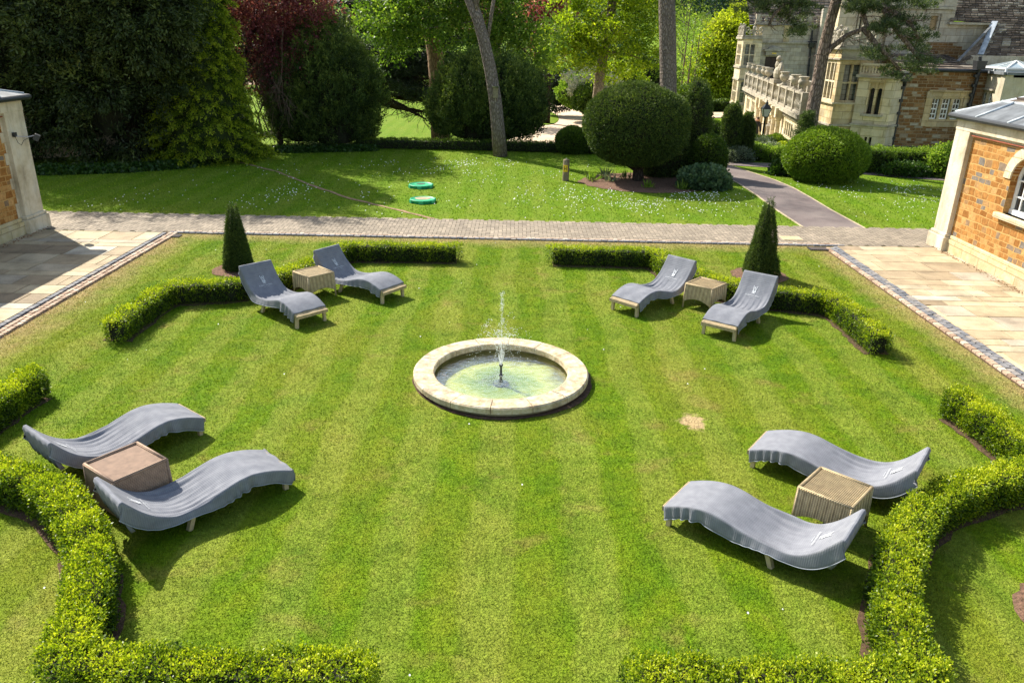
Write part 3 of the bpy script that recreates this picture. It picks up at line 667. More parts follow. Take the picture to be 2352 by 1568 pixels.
mx = WAT.n('ShaderNodeMixShader'); WAT.put(mx.inputs[0], WAT.math('MULTIPLY', fr_.outputs[0], .5, clamp=True)); WAT.t.links.new(tr.outputs[0], mx.inputs[1]); WAT.t.links.new(gl.outputs[0], mx.inputs[2]); WAT = WAT.done(mx.outputs[0])
b = MB(); b.lathe((FC[0], FC[1], 0), [(.001, .015), (.5, .015), (1.055, .015)], 48); b.build('pool_water', WAT, ft, True)
DROP = M('water_drop'); DROP = DROP.done(DROP.bsdf((.92, .95, .97), .12, spec=.9))
b = MB()
def drop(x, y, z, r): b.add([(x + r, y, z), (x - r, y, z), (x, y + r, z), (x, y - r, z), (x, y, z + r * 1.5), (x, y, z - r * 1.5)], [(0, 2, 4), (2, 1, 4), (1, 3, 4), (3, 0, 4), (2, 0, 5), (1, 2, 5), (3, 1, 5), (0, 3, 5)])
for i in range(420):      # centre jet
    z = .25 + 1.13 * random.random() ** .8; s = .004 + .012 * (z / 1.3) ** 3; drop(px + random.gauss(0, s), py + random.gauss(0, s), z, random.uniform(.0015, .0035))
for i in range(60): z = random.uniform(1.1, 1.36); drop(px + random.gauss(0, .016), py + random.gauss(0, .016), z, random.uniform(.002, .005))
for j in range(36):       # ring of side jets thrown up and out
    th = 2 * pi * j / 26 + random.uniform(-.1, .1); v0 = random.uniform(2.6, 3.8); vr = random.uniform(.28, .85); T_ = (v0 + math.sqrt(v0 * v0 + 2 * 9.8 * .2)) / 9.8
    for i in range(34):
        t = T_ * random.random(); rr = vr * t * random.uniform(.9, 1.1); z = .24 + v0 * t - 4.9 * t * t
        if z > .04 and rr < .9: drop(px + rr * cos(th) + random.gauss(0, .008), py + rr * sin(th) + random.gauss(0, .008), z, random.uniform(.002, .0052))
for i in range(700):
    rr = abs(random.gauss(.25, .22)); th = random.uniform(0, 6.28)
    if rr < .85: drop(px + rr * cos(th), py + rr * sin(th), .04 + random.random() ** 3 * .1, random.uniform(.002, .004))
for j in range(8):
    th = 2 * pi * j / 8; b.tube([(px + .01 * cos(th), py + .01 * sin(th), .24), (px + .05 * cos(th), py + .05 * sin(th), .42)], [.003, .002], 4)
b.tube([(px, py, .24), (px, py, .75)], [.005, .002], 5)
b.build('water_spray', DROP, ft)

# ============================================================ LOUNGERS
TOWEL = M('grey_towel'); tc = TOWEL.obj(); s_ = TOWEL.sep(tc); st = TOWEL.math('SINE', TOWEL.math('MULTIPLY', s_[0], 300)); st2 = TOWEL.math('SINE', TOWEL.math('MULTIPLY', s_[1], 300))
n_ = TOWEL.noise(tc, 9, 4); n2_ = TOWEL.noise(tc, 120, 2)
f_ = TOWEL.math('ADD', TOWEL.math('MULTIPLY', TOWEL.math('ADD', st, TOWEL.math('MULTIPLY', st2, .5)), .12), TOWEL.math('MULTIPLY', n2_, .5))
c_ = TOWEL.mix(1, TOWEL.ramp(n_, [(.3, (.165, .172, .197)), (.7, (.22, .228, .252))]), TOWEL.ramp(f_, [(0, .86), (.5, 1.10)]), 'MULTIPLY')
TOWEL = TOWEL.done(TOWEL.bsdf(c_, .95, TOWEL.bump(TOWEL.math('ADD', TOWEL.math('MULTIPLY', st, .4), n2_), .0015), spec=.1))
HEM = simple('towel_hem', (.32, .35, .40), .9, .1, 20)
def m_wick(name, a, b_, fx, fz, kw=.75):
    m = M(name); g = m.n('ShaderNodeTexCoord').outputs['Object']; s = m.sep(g); u = m.math('ADD', s[0], s[1]); w1 = m.math('SINE', m.math('MULTIPLY', u, fx * .6)); w2 = m.math('SINE', m.math('MULTIPLY', s[2], fz))
    f = m.math('MULTIPLY_ADD', m.math('ADD', m.math('MULTIPLY', w1, kw), m.math('MULTIPLY', w2, 1 - kw)), .5, .5); n = m.noise(g, 14, 4)
    c = m.mix(1, m.ramp(f, [(.2, b_), (.7, a)]), m.ramp(n, [(.3, .8), (.7, 1.2)]), 'MULTIPLY'); return m.done(m.bsdf(c, .75, m.bump(f, .006)))
WICK = m_wick('cream_wicker', (.52, .41, .24), (.27, .20, .11), 420, 300)
WICKB = m_wick('brown_wicker', (.40, .28, .20), (.20, .13, .09), 500, 380, .3)
LEGW = simple('light_leg_wood', (.47, .38, .22), .6, .2, 12)
PZN = np.array([.225, .275, .325, .35, .335, .29, .235, .195, .205, .285, .42, .61])
PX = np.array([0, .12, .28, .46, .62, .78, .95, 1.12, 1.3, 1.48, 1.64, 1.8]); PZ = np.array([.245, .305, .365, .395, .38, .33, .265, .22, .235, .345, .51, .735])
PZC = [PZ]
def prof(s):
    # smooth spline through the side profile
    k = np.clip(np.searchsorted(PX, s) - 1, 0, len(PX) - 2); t = (s - PX[k]) / (PX[k + 1] - PX[k]); PZ = PZC[0]; m_ = np.gradient(PZ, PX); h_ = PX[k + 1] - PX[k]
    return (2 * t**3 - 3 * t**2 + 1) * PZ[k] + (t**3 - 2 * t**2 + t) * h_ * m_[k] + (-2 * t**3 + 3 * t**2) * PZ[k + 1] + (t**3 - t**2) * h_ * m_[k + 1]
LW = .62
def make_lounger(mat_frame=None):
    root = bpy.data.objects.new('sun_lounger', None); COL.objects.link(root)
    b = MB(); n = 48; S = np.linspace(0, 1.8, n); Z = prof(S); vs = []; fs = []
    for s, z in zip(S, Z):
        for y, dz in ((-LW / 2, -.055), (-LW / 2, -.012), (-LW / 2 + .015, 0), (LW / 2 - .015, 0), (LW / 2, -.012), (LW / 2, -.055)): vs.append((s, y, z + dz))
    for i in range(n - 1):
        for k in range(6): fs.append((i * 6 + k, i * 6 + 6 + k, i * 6 + 6 + (k + 1) % 6, i * 6 + (k + 1) % 6))
    fs += [tuple(range(6)), tuple((n - 1) * 6 + k for k in range(6))[::-1]]; b.add(vs, fs)
    zf_ = float(prof(np.array([0.]))[0]) - .031; b.beam((-.012, -LW / 2, zf_), (-.012, LW / 2, zf_), .045, .055)
    b.build('wicker_frame', WICK, root)
    for s, splay in ((.05, 0), (1.14, .06)):
        for y in (-1, 1):
            z = float(prof(np.array([s]))[0]) - .05; b = MB(); b.beam((s, y * (LW / 2 - .04), z), (s + splay, y * (LW / 2 - .03), 0), .05, .05); b.build('leg', LEGW, root)
    b = MB(); b.beam((1.14, -LW / 2 + .02, .15), (1.14, LW / 2 - .02, .15), .045, .04); b.build('cross_rail', LEGW, root)
    return root
def make_towel(seed, foot=.02):
    r = np.random.RandomState(seed); root = bpy.data.objects.new('lounger_towel', None); COL.objects.link(root)
    ns, nw = 96, 30; S = np.linspace(foot, 1.8, ns); vs = []; fs = []
    ph = r.uniform(0, 6.28, 6)
    # across: skirt, top, skirt.  u from -1..1 over the top, beyond that the hanging sides
    U = np.concatenate([np.linspace(-1.42, -1.04, 6), np.linspace(-1, 1, 44), np.linspace(1.04, 1.42, 6)])
    for s in S:
        z = float(prof(np.array([s]))[0]) + .012; v = np.exp(-((s - 1.15) / .30) ** 2)
        d = prof(np.array([s + .01, s - .01])); sl_ = atan2(float(d[0] - d[1]), .02)
        for u in U:
            a = abs(u); sg = 1 if u > 0 else -1
            if a <= 1:
                y = u * (LW / 2 + .006); sag = 0; lift = 0
                w1 = .018 * v * sin(u * 22 + ph[0] + s * 2.5 + 1.5 * sin(s * 3 + ph[4])) * (.2 + a * a) + .004 * sin(u * 7 + s * 6 + ph[1]) + .003 * v * sin(u * 41 + ph[5])
                drape = .05 * v * a ** 4           # the cloth stretches over the valley at its edges
                zz = z + w1 + drape; x = s
            else:
                t = (a - 1) / .42; dep = (.155 + .015 * sin(s * 6 + ph[2] + sg) - .075 * v) * t
                wv = (.004 + .024 * math.exp(-((s - .42 - .1 * sin(ph[2])) / .22) ** 2)) * sin(s * 40 + 4 * sin(s * 7 + ph[3]) + sg * ph[4]) * t
                y = sg * (LW / 2 + .012 + wv + .012 * t + .03 * v * t); x = s + dep * sin(sl_) * .5
                zz = z + .05 * v - dep
            vs.append((x, y, zz))
    m_ = len(U)
    nf = 0
    if foot < -.03:      # this one is pulled down over the foot end as well
        z0 = float(prof(np.array([0.]))[0]) + .012; pre = []
        for x, dz in ((-.052, .15), (-.055, .08), (-.05, .02), (-.043, .0)):
            for u in U: a = abs(u); pre.append((x + .006 * sin(u * 9), (1 if u > 0 else -1) * min(a, 1) * (LW / 2 + .012), z0 - max(dz, (max(a, 1) - 1) / .42 * .15)))
        vs = pre + vs; nf = 4
    # hood over the head end
    hx = 1.8; hzz = float(prof(np.array([1.8]))[0])
    rows = [(1.83, .012), (1.845, -.02), (1.835, -.10), (1.815, -.19), (1.79, -.28), (1.765, -.34)]
    for k, (x, dz) in enumerate(rows):
        for u in U:
            a = abs(u); sg = 1 if u > 0 else -1; t = k / 5
            y = sg * min(a, 1) * (LW / 2 + .012) + (.01 * sin(u * 6 + ph[4]) * t); xx = x + (.012 * sin(u * 14 + ph[5])) * t - (max(a, 1) - 1) * .16 * (1 - t * .3)
            vs.append((xx, y, hzz + dz - (max(a, 1) - 1) * .30 * (1 - t)))
    nr = nf + ns + len(rows)
    for i in range(nr - 1):
        for j in range(m_ - 1): fs.append((i * m_ + j, i * m_ + j + 1, (i + 1) * m_ + j + 1, (i + 1) * m_ + j))
    b = MB(); b.add(vs, fs); o = b.build('cover_cloth', TOWEL, root, True)
    sd = o.modifiers.new('thick', 'SOLIDIFY'); sd.thickness = .007; sd.offset = 1
    hb = MB(); L_ = [Vector(vs[i * m_]) for i in range(nf, ns + nf)]; R_ = [Vector(vs[i * m_ + m_ - 1]) for i in range(nf, ns + nf)]
    hb.tube(L_, .0045, 5); hb.tube(R_, .0045, 5); hb.build('hem', HEM, root, True)
    # woven emblem and lettering on the back rest
    em = MB(); zs = lambda s: float(prof(np.array([s]))[0]) + .024
    def patch(y0, y1, s0, s1):
        em.add([(s0, y0, zs(s0)), (s0, y1, zs(s0)), (s1, y1, zs(s1)), (s1, y0, zs(s1))], [(0, 1, 2, 3)])
    for y0, y1, s0, s1 in [(-.03, .03, 1.535, 1.545), (-.012, .012, 1.545, 1.555), (-.035, .035, 1.555, 1.575), (-.028, -.008, 1.575, 1.60), (.008, .028, 1.575, 1.60), (-.035, -.022, 1.60, 1.63), (.022, .035, 1.60, 1.63), (-.016, .016, 1.605, 1.618), (-.008, .008, 1.618, 1.635), (-.04, -.028, 1.63, 1.645), (.028, .04, 1.63, 1.645)]:
        patch(y0, y1, s0, s1)
    em.build('emblem', EMB, root)
    for txt, sz, s0 in (('RUSHTON HALL', .036, 1.495), ('HOTEL & SPA', .018, 1.47)):
        cu = bpy.data.curves.new('lettering', 'FONT'); cu.body = txt; cu.size = sz; cu.align_x = 'CENTER'; to = bpy.data.objects.new('lettering', cu); COL.objects.link(to)
        bpy.context.view_layer.update(); me = bpy.data.meshes.new_from_object(to); bpy.data.objects.remove(to)
        sc_ = math.sqrt(1 / (1 + 1.1 ** 2))
        for v in me.vertices:
            y = -v.co.x; s = s0 + v.co.y * .72; v.co = Vector((s, y, zs(s) + .002))
        me.materials.clear(); me.materials.append(EMB); t = bpy.data.objects.new('lettering', me); COL.objects.link(t); t.parent = root
    return root
EMB = simple('white_embroidery', (.50, .52, .55), .9, .05, 20)
LP = [ # foot point, heading from foot to head, towel seed
 ((-3.49, 12.57), (-4.84, 13.84), 'loungers', 'leftmost lounger of the far left pair, by the clipped yew cone', 'the far left lounger nearest the yew cone'),
 ((-2.27, 13.99), (-3.80, 15.05), '', 'right-hand lounger of the far left pair, between small table and straight hedge', 'the lounger right of the far left wicker table'),
 ((2.05, 13.49), (3.30, 14.74), '', 'left-hand lounger of the far right pair, beside the cream table', 'the lounger left of the far right wicker table'),
 ((3.53, 12.34), (4.61, 13.80), '', 'rightmost lounger of the far right pair, in front of the yew cone', 'the far right lounger in front of the yew cone'),
 ((-4.12, 8.81), (-5.17, 7.46), '', 'near left lounger standing behind the brown wicker table', 'the lounger behind the brown wicker table'),
 ((-2.68, 7.63), (-3.89, 6.36), '', 'near left lounger standing in front of the brown wicker table', 'the lounger in front of the brown wicker table'),
 ((3.06, 8.33), (4.47, 7.27), '', 'near right lounger standing behind the cream wicker table', 'the lounger behind the near right wicker table'),
 ((1.83, 7.11), (3.21, 6.05), '', 'near right lounger standing in front of the cream wicker table', 'the lounger in front of the near right wicker table')]
proto = make_lounger()
for i, (f, h_, _, lab, tl) in enumerate(LP):
    if i == 4: PZC[0] = PZN; proto2 = make_lounger()
    o = proto if i == 0 else proto2 if i == 4 else copytree(proto if i < 4 else proto2)
    if i > 3: o.scale = (.965, 1, 1)
    ang = atan2(h_[1] - f[1], h_[0] - f[0]); o.location = (f[0], f[1], 0); o.rotation_euler = (0, 0, ang)
    tag(o, 'curved wicker ' + lab if lab.startswith('near') else 'curved wicker frame, ' + lab, 'sun lounger', 'curved wicker sun loungers')
    t = make_towel(20 + i, .04 if i < 4 else -.012 if i != 5 else -.035); t.location = (f[0], f[1], 0); t.rotation_euler = (0, 0, ang)
    if i > 3: t.scale = (.965, 1, 1)
    tag(t, 'grey towelling cover draped over ' + tl, 'towel', 'grey towelling lounger covers')

# ============================================================ WICKER TABLES
def make_table(loc, ang, label, brown=False, W=.56, h=.47):
    mt = WICKB if brown else WICK
    o = thing('wicker_table', (loc[0], loc[1], 0), label, 'side table', 'square wicker side tables'); t = W / 2; ft_ = t * 1.0; tp = t * (.94 if not brown else 1)
    def loc_obj(b, n, m_, sm=False):
        me = b.build(n, m_, None, sm, world=False); me.parent = o; return me
    b = MB(); b.bb(-t + .03, t - .03, -t + .03, t - .03, h - .03, h - .004)
    for k in range(26 if not brown else 0): y = -t + .04 + (W - .08) * k / 25; b.tube([(-t + .03, y, h - .003), (t - .03, y, h - .003)], .008, 5)
    loc_obj(b, 'table_top', mt)
    b = MB(); c4 = [(-t, -t), (t, -t), (t, t), (-t, t)]
    for i in range(4):
        p, q = c4[i], c4[(i + 1) % 4]; b.tube([(p[0] * .97, p[1] * .97, h), (q[0] * .97, q[1] * .97, h)], .019, 8)
    loc_obj(b, 'rim', mt, True)
    for i in range(4):
        p = Vector((*c4[i], 0)) * .96; q = Vector((*c4[(i + 1) % 4], 0)) * .96; d = q - p; nrm_ = Vector((d.y, -d.x, 0)).normalized(); b = MB(); n = 30
        vs = []; fs = []
        for k in range(n + 1):
            u = k / n; zb = (.13 - .0 + .085 * (1 - (2 * u - 1) ** 2)) if not brown else .04
            wv = (.006 if not brown else .001) * (k % 2); base = p + d * u
            for z in (h - .01, zb): 
                fl = 1 + (0 if brown else .05 * (h - z) / h)
                vs.append(tuple(base * fl + nrm_ * wv + Vector((0, 0, z))))
        for k in range(n): fs.append((2 * k, 2 * k + 2, 2 * k + 3, 2 * k + 1))
        b.add(vs, fs); pn = loc_obj(b, 'side_panel', mt); sd = pn.modifiers.new('thick', 'SOLIDIFY'); sd.thickness = .012
        if not brown:
            b = MB(); e = []; 
            for k in range(n + 1): u = k / n; zb = .13 + .085 * (1 - (2 * u - 1) ** 2); e.append(tuple((p + d * u) * (1 + .05 * (h - zb) / h) + nrm_ * .004 + Vector((0, 0, zb))))
            b.tube(e, .009, 5); loc_obj(b, 'arched_edge', mt)
    for i in range(4):
        b = MB(); x, y = c4[i]; b.tube([(x * .97, y * .97, h), (x * 1.02, y * 1.02, 0)], [.020, .017], 8); loc_obj(b, 'leg', mt if brown else LEGW if i < 0 else mt, True)
    o.rotation_euler = (0, 0, ang); return o
make_table((-3.85, 14.22), radians(45), 'cream wicker table with arched skirt between the two far left loungers')
make_table((3.66, 13.98), radians(48), 'cream wicker table with arched skirt between the two far right loungers')
make_table((-4.10, 7.12), radians(54), 'pinkish brown wicker box table between the two near left loungers', True, .60, .48)
make_table((3.40, 6.90), radians(47), 'cream ribbed wicker table between the two near right loungers', False, .56, .48)

# ============================================================ YEW CONES
def cone(c, h, r, label, seed, amp, pw, mat=YEW):
    o = thing('yew_cone', (c[0], c[1], 0), label, 'topiary', 'clipped yew cones behind the hedges'); n = 9000
    t = 1 - np.sqrt(RS.rand(n)) * 1.0; th = RS.uniform(0, 2 * pi, n); d = np.stack([np.cos(th), np.sin(th), t * 3], 1)
    rr = r * np.clip(1 - t, 0, 1) ** pw * lump(d, seed, amp, 2.5) * RS.uniform(.86, 1.0, n) + .015 + .02 * t; rr *= np.clip(t / .06 + .75, 0, 1)
    P = np.stack([c[0] + rr * np.cos(th), c[1] + rr * np.sin(th), .03 + t * h * RS.uniform(.985, 1.01, n)], 1); N = nrm(np.stack([np.cos(th), np.sin(th), .7 + 0 * th], 1) + RS.normal(size=(n, 3)) * .35)
    V, A = sprays(P, N, 5, .05, .012, .032, .011, val=np.full(n, .42)); npmesh('foliage', V, 4, A, mat, o)
    b = MB(); b.lathe((c[0], c[1], .02), [(r * .8 * max(0, 1 - k / 12) ** pw + .004, h * .95 * k / 12) for k in range(13)], 16); b.build('inner_twigs', INNER, o)
    b = MB(); b.tube([(c[0], c[1], 0), (c[0], c[1], .3)], .03, 6); b.build('trunk', BDARK, o)
cone((-5.86, 15.8), 1.42, .27, 'neat dark clipped yew cone behind the far left lounger', 3, .10, .92)
cone((5.36, 16.15), 1.68, .34, 'taller ragged yew cone with a spiky tip behind the far right lounger', 8, .2, .95)

# ============================================================ LAWN FURNITURE
def cover(c, r, label, dirty):
    o = thing('manhole_cover', (c[0], c[1], 0), label, 'manhole cover', 'green plastic manhole covers')
    g = simple('green_plastic' + ('_dusty' if dirty else ''), (.03, .36, .17), .45, .15, 4, .5)
    b = MB(); b.lathe((c[0], c[1], 0), [(r * .94, -.03), (r * .95, .05), (r, .055), (r, .095), (r * .985, .105), (r * .93, .11), (r * .92, .102), (r * .5, .112), (r * .44, .11), (.001, .112)], 40); b.build('ring', g, o, True)
    b = MB(); b.lathe((c[0], c[1], 0), [(r * (.62 if dirty else .36), .115), (.001, .119)], 24, sy=.9); b.build('centre', simple('dusty_centre' if dirty else 'dark_centre', (.36, .30, .19) if dirty else (.06, .09, .06), .9, .4, 12), o)
    for k in range(6):
        t = 2 * pi * k / 6 + .5; b = MB(); b.box((c[0] + r * 1.0 * cos(t), c[1] + r * 1.0 * sin(t), .05), (.05, .14, .09), t); b.build('lug', g, o)
cover(at(967, 430), .395, 'green round manhole cover with a dark hollow centre, farther of two', False)
cover(at(971, 464), .385, 'green round manhole cover with a dusty brown top, nearer of two', True)
pc = at(1299, 415); po = thing('marker_post', (pc.x, pc.y, 0), 'round wooden post with a yellow H hydrant plate on the back lawn', 'post')
b = MB(); b.lathe((pc.x, pc.y, 0), [(.115, 0), (.112, .70), (.10, .735), (.001, .75)], 20); b.build('timber', simple('grey_post_timber', (.19, .15, .10), .9, .4, 9, bump=.01), po, True)
b = MB(); b.box((pc.x - .03, pc.y - .118, .44), (.155, .012, .235)); b.build('plate', simple('yellow_plate', (.78, .50, .02), .5, .05), po, bevel=.006)
b = MB(); x0 = pc.x - .03; yy = pc.y - .126
b.bb(x0 - .05, x0 - .032, yy - .003, yy, .37, .51); b.bb(x0 + .032, x0 + .05, yy - .003, yy, .37, .51); b.bb(x0 - .032, x0 + .032, yy - .003, yy, .43, .448); b.build('letter', IRONB, po)
b = MB(); b.lathe((pc.x, pc.y, .74), [(.03, 0), (.03, .03), (.001, .04)], 8); b.build('cap_bolt', simple('grey_metal', (.3, .3, .3), .4, .2, 5, .5, .6), po)
# drain covers
def drain(x, y, w_, d, label, pale):
    o = thing('drain_cover', (x, y, 0), label, 'drain cover'); b = MB(); b.bb(x - w_ / 2, x + w_ / 2, y - d / 2, y + d / 2, .014, .026); b.build('frame', KERB if pale else IRONB, o)
    b = MB(); m_ = 6 if pale else 9
    for i in range(m_):
        for j in range(4 if pale else 1):
            xa = x - w_ / 2 + .03 + (w_ - .06) * i / m_; ww = (w_ - .06) / m_
            if pale: ya = y - d / 2 + .03 + (d - .06) * j / 4; b.bb(xa + .008, xa + ww - .008, ya + .008, ya + (d - .06) / 4 - .008, .026, .034)
            else: b.bb(xa + ww * .3, xa + ww * .8, y - d / 2 + .02, y + d / 2 - .02, .026, .036)
    b.build('tile_inlay' if pale else 'bars', JOINT if pale else simple('rusty_iron', (.10, .08, .07), .6), o)
q = at(1817, 549); drain(q.x, q.y, .52, .42, 'pale tiled drain cover set in the brick road by the tarmac path', True)
q = at(1880, 573); drain(q.x, q.y, .5, .28, 'dark iron drain grate at the corner of the right-hand patio', False)
q = at(398, 543); drain(q.x, q.y, .36, .26, 'dark iron drain grate at the corner of the left-hand patio', False)
# dry leaves gathered at the wall feet
def litter(x, y0, y1, sgn, label):
    n = 500; y = RS.uniform(y0, y1, n); xx = x + sgn * np.abs(RS.normal(size=n)) * .06; P = np.stack([xx, y, .035 + RS.rand(n) * .03], 1)
    V, A = leaves(P, rdir(n) * [1, 1, .3], .04, .028); o = npmesh('dry_leaves', V, 4, A, leafmat('dead_leaf' + label[:0], [(0, (.10, .05, .03)), (.6, (.28, .16, .09)), (1, (.5, .36, .24))], .1, .8), loc=(x, (y0 + y1) / 2, 0)); tag(o, label, 'leaves', None, 'stuff')
litter(-11.78, 9, 19.0, 1, 'dry brown leaves along the foot of the left stone building'); litter(10.52, 9, 18.9, -1, 'dry brown leaves along the foot of the right stone building')

# ============================================================ GARDEN PAVILIONS
def pavilion(side):
    """side -1: left building, its wall faces +x; side +1: right building, its wall faces -x"""
    s = side; xf = -11.92 if s < 0 else 10.62; Y1 = 19.2; Y0 = 3.0; D = 6.0; T = 3.22
    o = thing('garden_pavilion', (xf + s * 1, 14, 0), ('orange stone garden building at the ' + ('left edge, with a floodlight on its pale corner' if s < 0 else 'right edge, with a white arched window')), 'building', 'ironstone garden buildings')
    X = lambda d: xf + s * d      # distance inwards from the front plane of the corner stone
    bb = lambda b, d0, d1, y0, y1, z0, z1: b.bb(min(X(d0), X(d1)), max(X(d0), X(d1)), y0, y1, z0, z1)
    win = s > 0; wy0, wy1, wz0, wz1 = 15.82, 16.82, 1.34, 2.08; wc = (wy0 + wy1) / 2; wr = .5
    pw = .62 if s > 0 else .75   # width of the corner pilaster along the wall
    b = MB()
    if not win: bb(b, .09, D, Y0, Y1 - pw, .42, 2.86)
    else:
        bb(b, .09, .5, Y0, wy0, .42, 2.86); bb(b, .09, .5, wy1, Y1 - pw, .42, 2.86); bb(b, .09, .5, wy0, wy1, .42, wz0)
        # stone above the arch
        n = 20; arc = [(X(.09), wc + wr * cos(pi * k / n), wz1 + wr * sin(pi * k / n)) for k in range(n + 1)]
        for k in range(n):
            p, q = arc[k], arc[k + 1]; poly = [p, q, (q[0], q[1], 2.86), (p[0], p[1], 2.86)]; b.prism(poly, (s * .41, 0, 0))
        bb(b, .5, D, Y0, Y1 - pw, .42, 2.85)
    b.build('wall', IRON, o)
    b = MB(); bb(b, -.02, .5, Y1 - pw, Y1, .40, 3.10); bb(b, .5, D, Y1 - .45, Y1 - .02, .0, 3.08)
    # quoins stepping in and out next to the pilaster
    z = .42; k = 0
    while z < 2.8:
        h = random.uniform(.22, .36)
        if s < 0: bb(b, .075, .3, Y1 - pw - (.05 if k % 2 else .14), Y1 - pw, z, min(z + h - .006, 2.84))
        z += h; k += 1
    b.build('corner_pilaster', LIME, o, bevel=.012)
    b = MB(); bb(b, -.10, .5, Y1 - pw - .06, Y1 + .08, 0, .36); bb(b, -.06, .5, Y1 - pw - .03, Y1 + .05, .36, .44); b.build('pilaster_base', LIME, o, bevel=.02)
    b = MB(); bb(b, .02, .5, Y0, Y1 - pw - .06, 0, .33); b.build('plinth', PLINTH, o); b = MB(); bb(b, .05, .5, Y0, Y1 - pw - .06, .33, .42); b.build('plinth_coping', PLINTH, o, bevel=.02)
    b = MB(); bb(b, -.03, .5, Y0, Y1, 2.86, 3.12); bb(b, .04, .3, Y0, Y1 - pw, 2.80, 2.86); b.build('cornice', LIME, o, bevel=.01)
    b = MB(); bb(b, .02, .2, Y0, Y1 - pw + .1, 2.775, 2.80); b.build('tile_course', simple('red_tile_course', (.28, .09, .05), .9, .3, 9), o)
    # gutter: half-round iron, front and end
    b = MB(); b.tube([(X(-.14), Y0, 3.17), (X(-.14), Y1 + .16, 3.17)], .062, 10); b.tube([(X(-.14), Y1 + .16, 3.17), (X(D), Y1 + .16, 3.17)], .062, 10); bb(b, -.10, .2, Y0, Y1 + .12, 3.12, 3.15); b.build('gutter', IRONB, o)
    # hipped lead roof with rolls
    ez = 3.2; ap = ez + (1.35 if s > 0 else .8); xr = X(3.0)
    e0 = (X(-.16), Y1 + .18, ez); e1 = (X(-.16), Y0, ez); r0 = (xr, Y1 - 2.9, ap); r1 = (xr, Y0, ap); e2 = (X(D), Y1 + .18, ez); e3 = (X(D), Y0, ez)
    # apron of lead along the eave, stone slates higher up
    def lerp(p, q, t): return tuple(p[i] + (q[i] - p[i]) * t for i in range(3))
    tL = .24
    b = MB(); b.add([e0, e1, lerp(e1, r1, tL), lerp(e0, r0, tL), e2, lerp(e2, r0, tL)], [(0, 1, 2, 3) if s < 0 else (3, 2, 1, 0), (4, 0, 3, 5) if s < 0 else (5, 3, 0, 4)])
    ro = b.build('roof', LEAD, o); sd = ro.modifiers.new('t', 'SOLIDIFY'); sd.thickness = .04; sd.offset = 0
    a0 = lerp(e0, r0, tL); a1 = lerp(e1, r1, tL); a2 = lerp(e2, r0, tL); up = (0, 0, .03)
    b = MB(); n = 14
    for k in range(n):
        p0 = lerp(a0, r0, k / n); q0 = lerp(a1, r1, k / n); p1 = lerp(a0, r0, (k + 1.15) / n); q1 = lerp(a1, r1, (k + 1.15) / n); m_ = 34
        for j in range(m_):
            A = lerp(p0, q0, j / m_); B = lerp(p0, q0, (j + .94) / m_); C = lerp(p1, q1, (j + .94) / m_); D_ = lerp(p1, q1, j / m_); h_ = .05 + random.uniform(0, .012)
            b.add([(A[0], A[1], A[2] + h_), (B[0], B[1], B[2] + h_), (C[0], C[1], C[2] + .015), (D_[0], D_[1], D_[2] + .015), (A[0], A[1], A[2]), (B[0], B[1], B[2])], [(0, 1, 2, 3), (0, 4, 5, 1)], random.random())
        p0 = lerp(a2, r0, k / n); p1 = lerp(a2, r0, (k + 1.15) / n); q0 = lerp(a0, r0, k / n); q1 = lerp(a0, r0, (k + 1.15) / n)
        b.add([(p0[0], p0[1], p0[2] + .05), (q0[0], q0[1], q0[2] + .05), (q1[0], q1[1], q1[2] + .02), (p1[0], p1[1], p1[2] + .02)], [(0, 1, 2, 3)], random.random())
    b.build('slate_courses', SLATE, o)
    b = MB(); g = .05
    b.tube([lerp(e0, r0, .03), lerp(e0, r0, 1)], .05, 8); b.tube([r0, r1], .06, 8)
    y = Y1 - 1.2
    for k in range(12):
        t0 = k / 12; P = lerp(e0, e1, .07 + t0 * .9); Q = lerp(a0, a1, .03 + t0 * .93); b.tube([(P[0], P[1], P[2] + .02), (Q[0], Q[1], Q[2] + .03)], .04, 6)
    b.tube([(a0[0], a0[1], a0[2] + .03), (a1[0], a1[1], a1[2] + .03)], .035, 6); b.build('lead_rolls', LEADP, o, True)
    if win:
        # arched surround, sill, white sash
        b = MB(); n = 24; ro_, ri_ = wr + .24, wr
        for k in range(9):
            t0 = pi * k / 9 + .006; t1 = pi * (k + 1) / 9 - .006; poly = [(X(.055), wc + r_ * cos(t), wz1 + r_ * sin(t)) for r_, ts in ((ri_, np.linspace(t0, t1, 5)), (ro_, np.linspace(t1, t0, 5))) for t in ts]; b.prism(poly, (s * .2, 0, 0))
        f = b.build('window_arch', ASH, o)
        b = MB(); bb(b, -.03, .3, wy0 - .14, wy1 + .14, wz0 - .11, wz0); b.build('window_sill', ASH, o, bevel=.01)
        wn = MB(); x0 = .24
        def pr(y0, y1, z0, z1, d0=.24, d1=.30): bb(wn, d0, d1, y0, y1, z0, z1)
        pr(wy0, wy0 + .07, wz0, wz1); pr(wy1 - .07, wy1, wz0, wz1); pr(wy0, wy1, wz0, wz0 + .10, .22, .32); pr(wc - .02, wc + .02, wz0, wz1 + wr, .25, .29)
        for yy in (wy0 + .07 + (wr - .09) / 2, wy1 - .07 - (wr - .09) / 2): pr(yy - .012, yy + .012, wz0 + .1, wz1 + .3, .255, .285)
        for zz in (wz0 + .38, wz1 - .02): pr(wy0 + .05, wy1 - .05, zz - .015, zz + .015, .25, .29)
        for k in range(24):
            t0 = pi * k / 24; t1 = pi * (k + 1) / 24; poly = [(X(.24), wc + r_ * cos(t), wz1 + r_ * sin(t)) for r_, t in ((wr - .07, t0), (wr, t0), (wr, t1), (wr - .07, t1))]; wn.prism(poly, (s * .06, 0, 0))
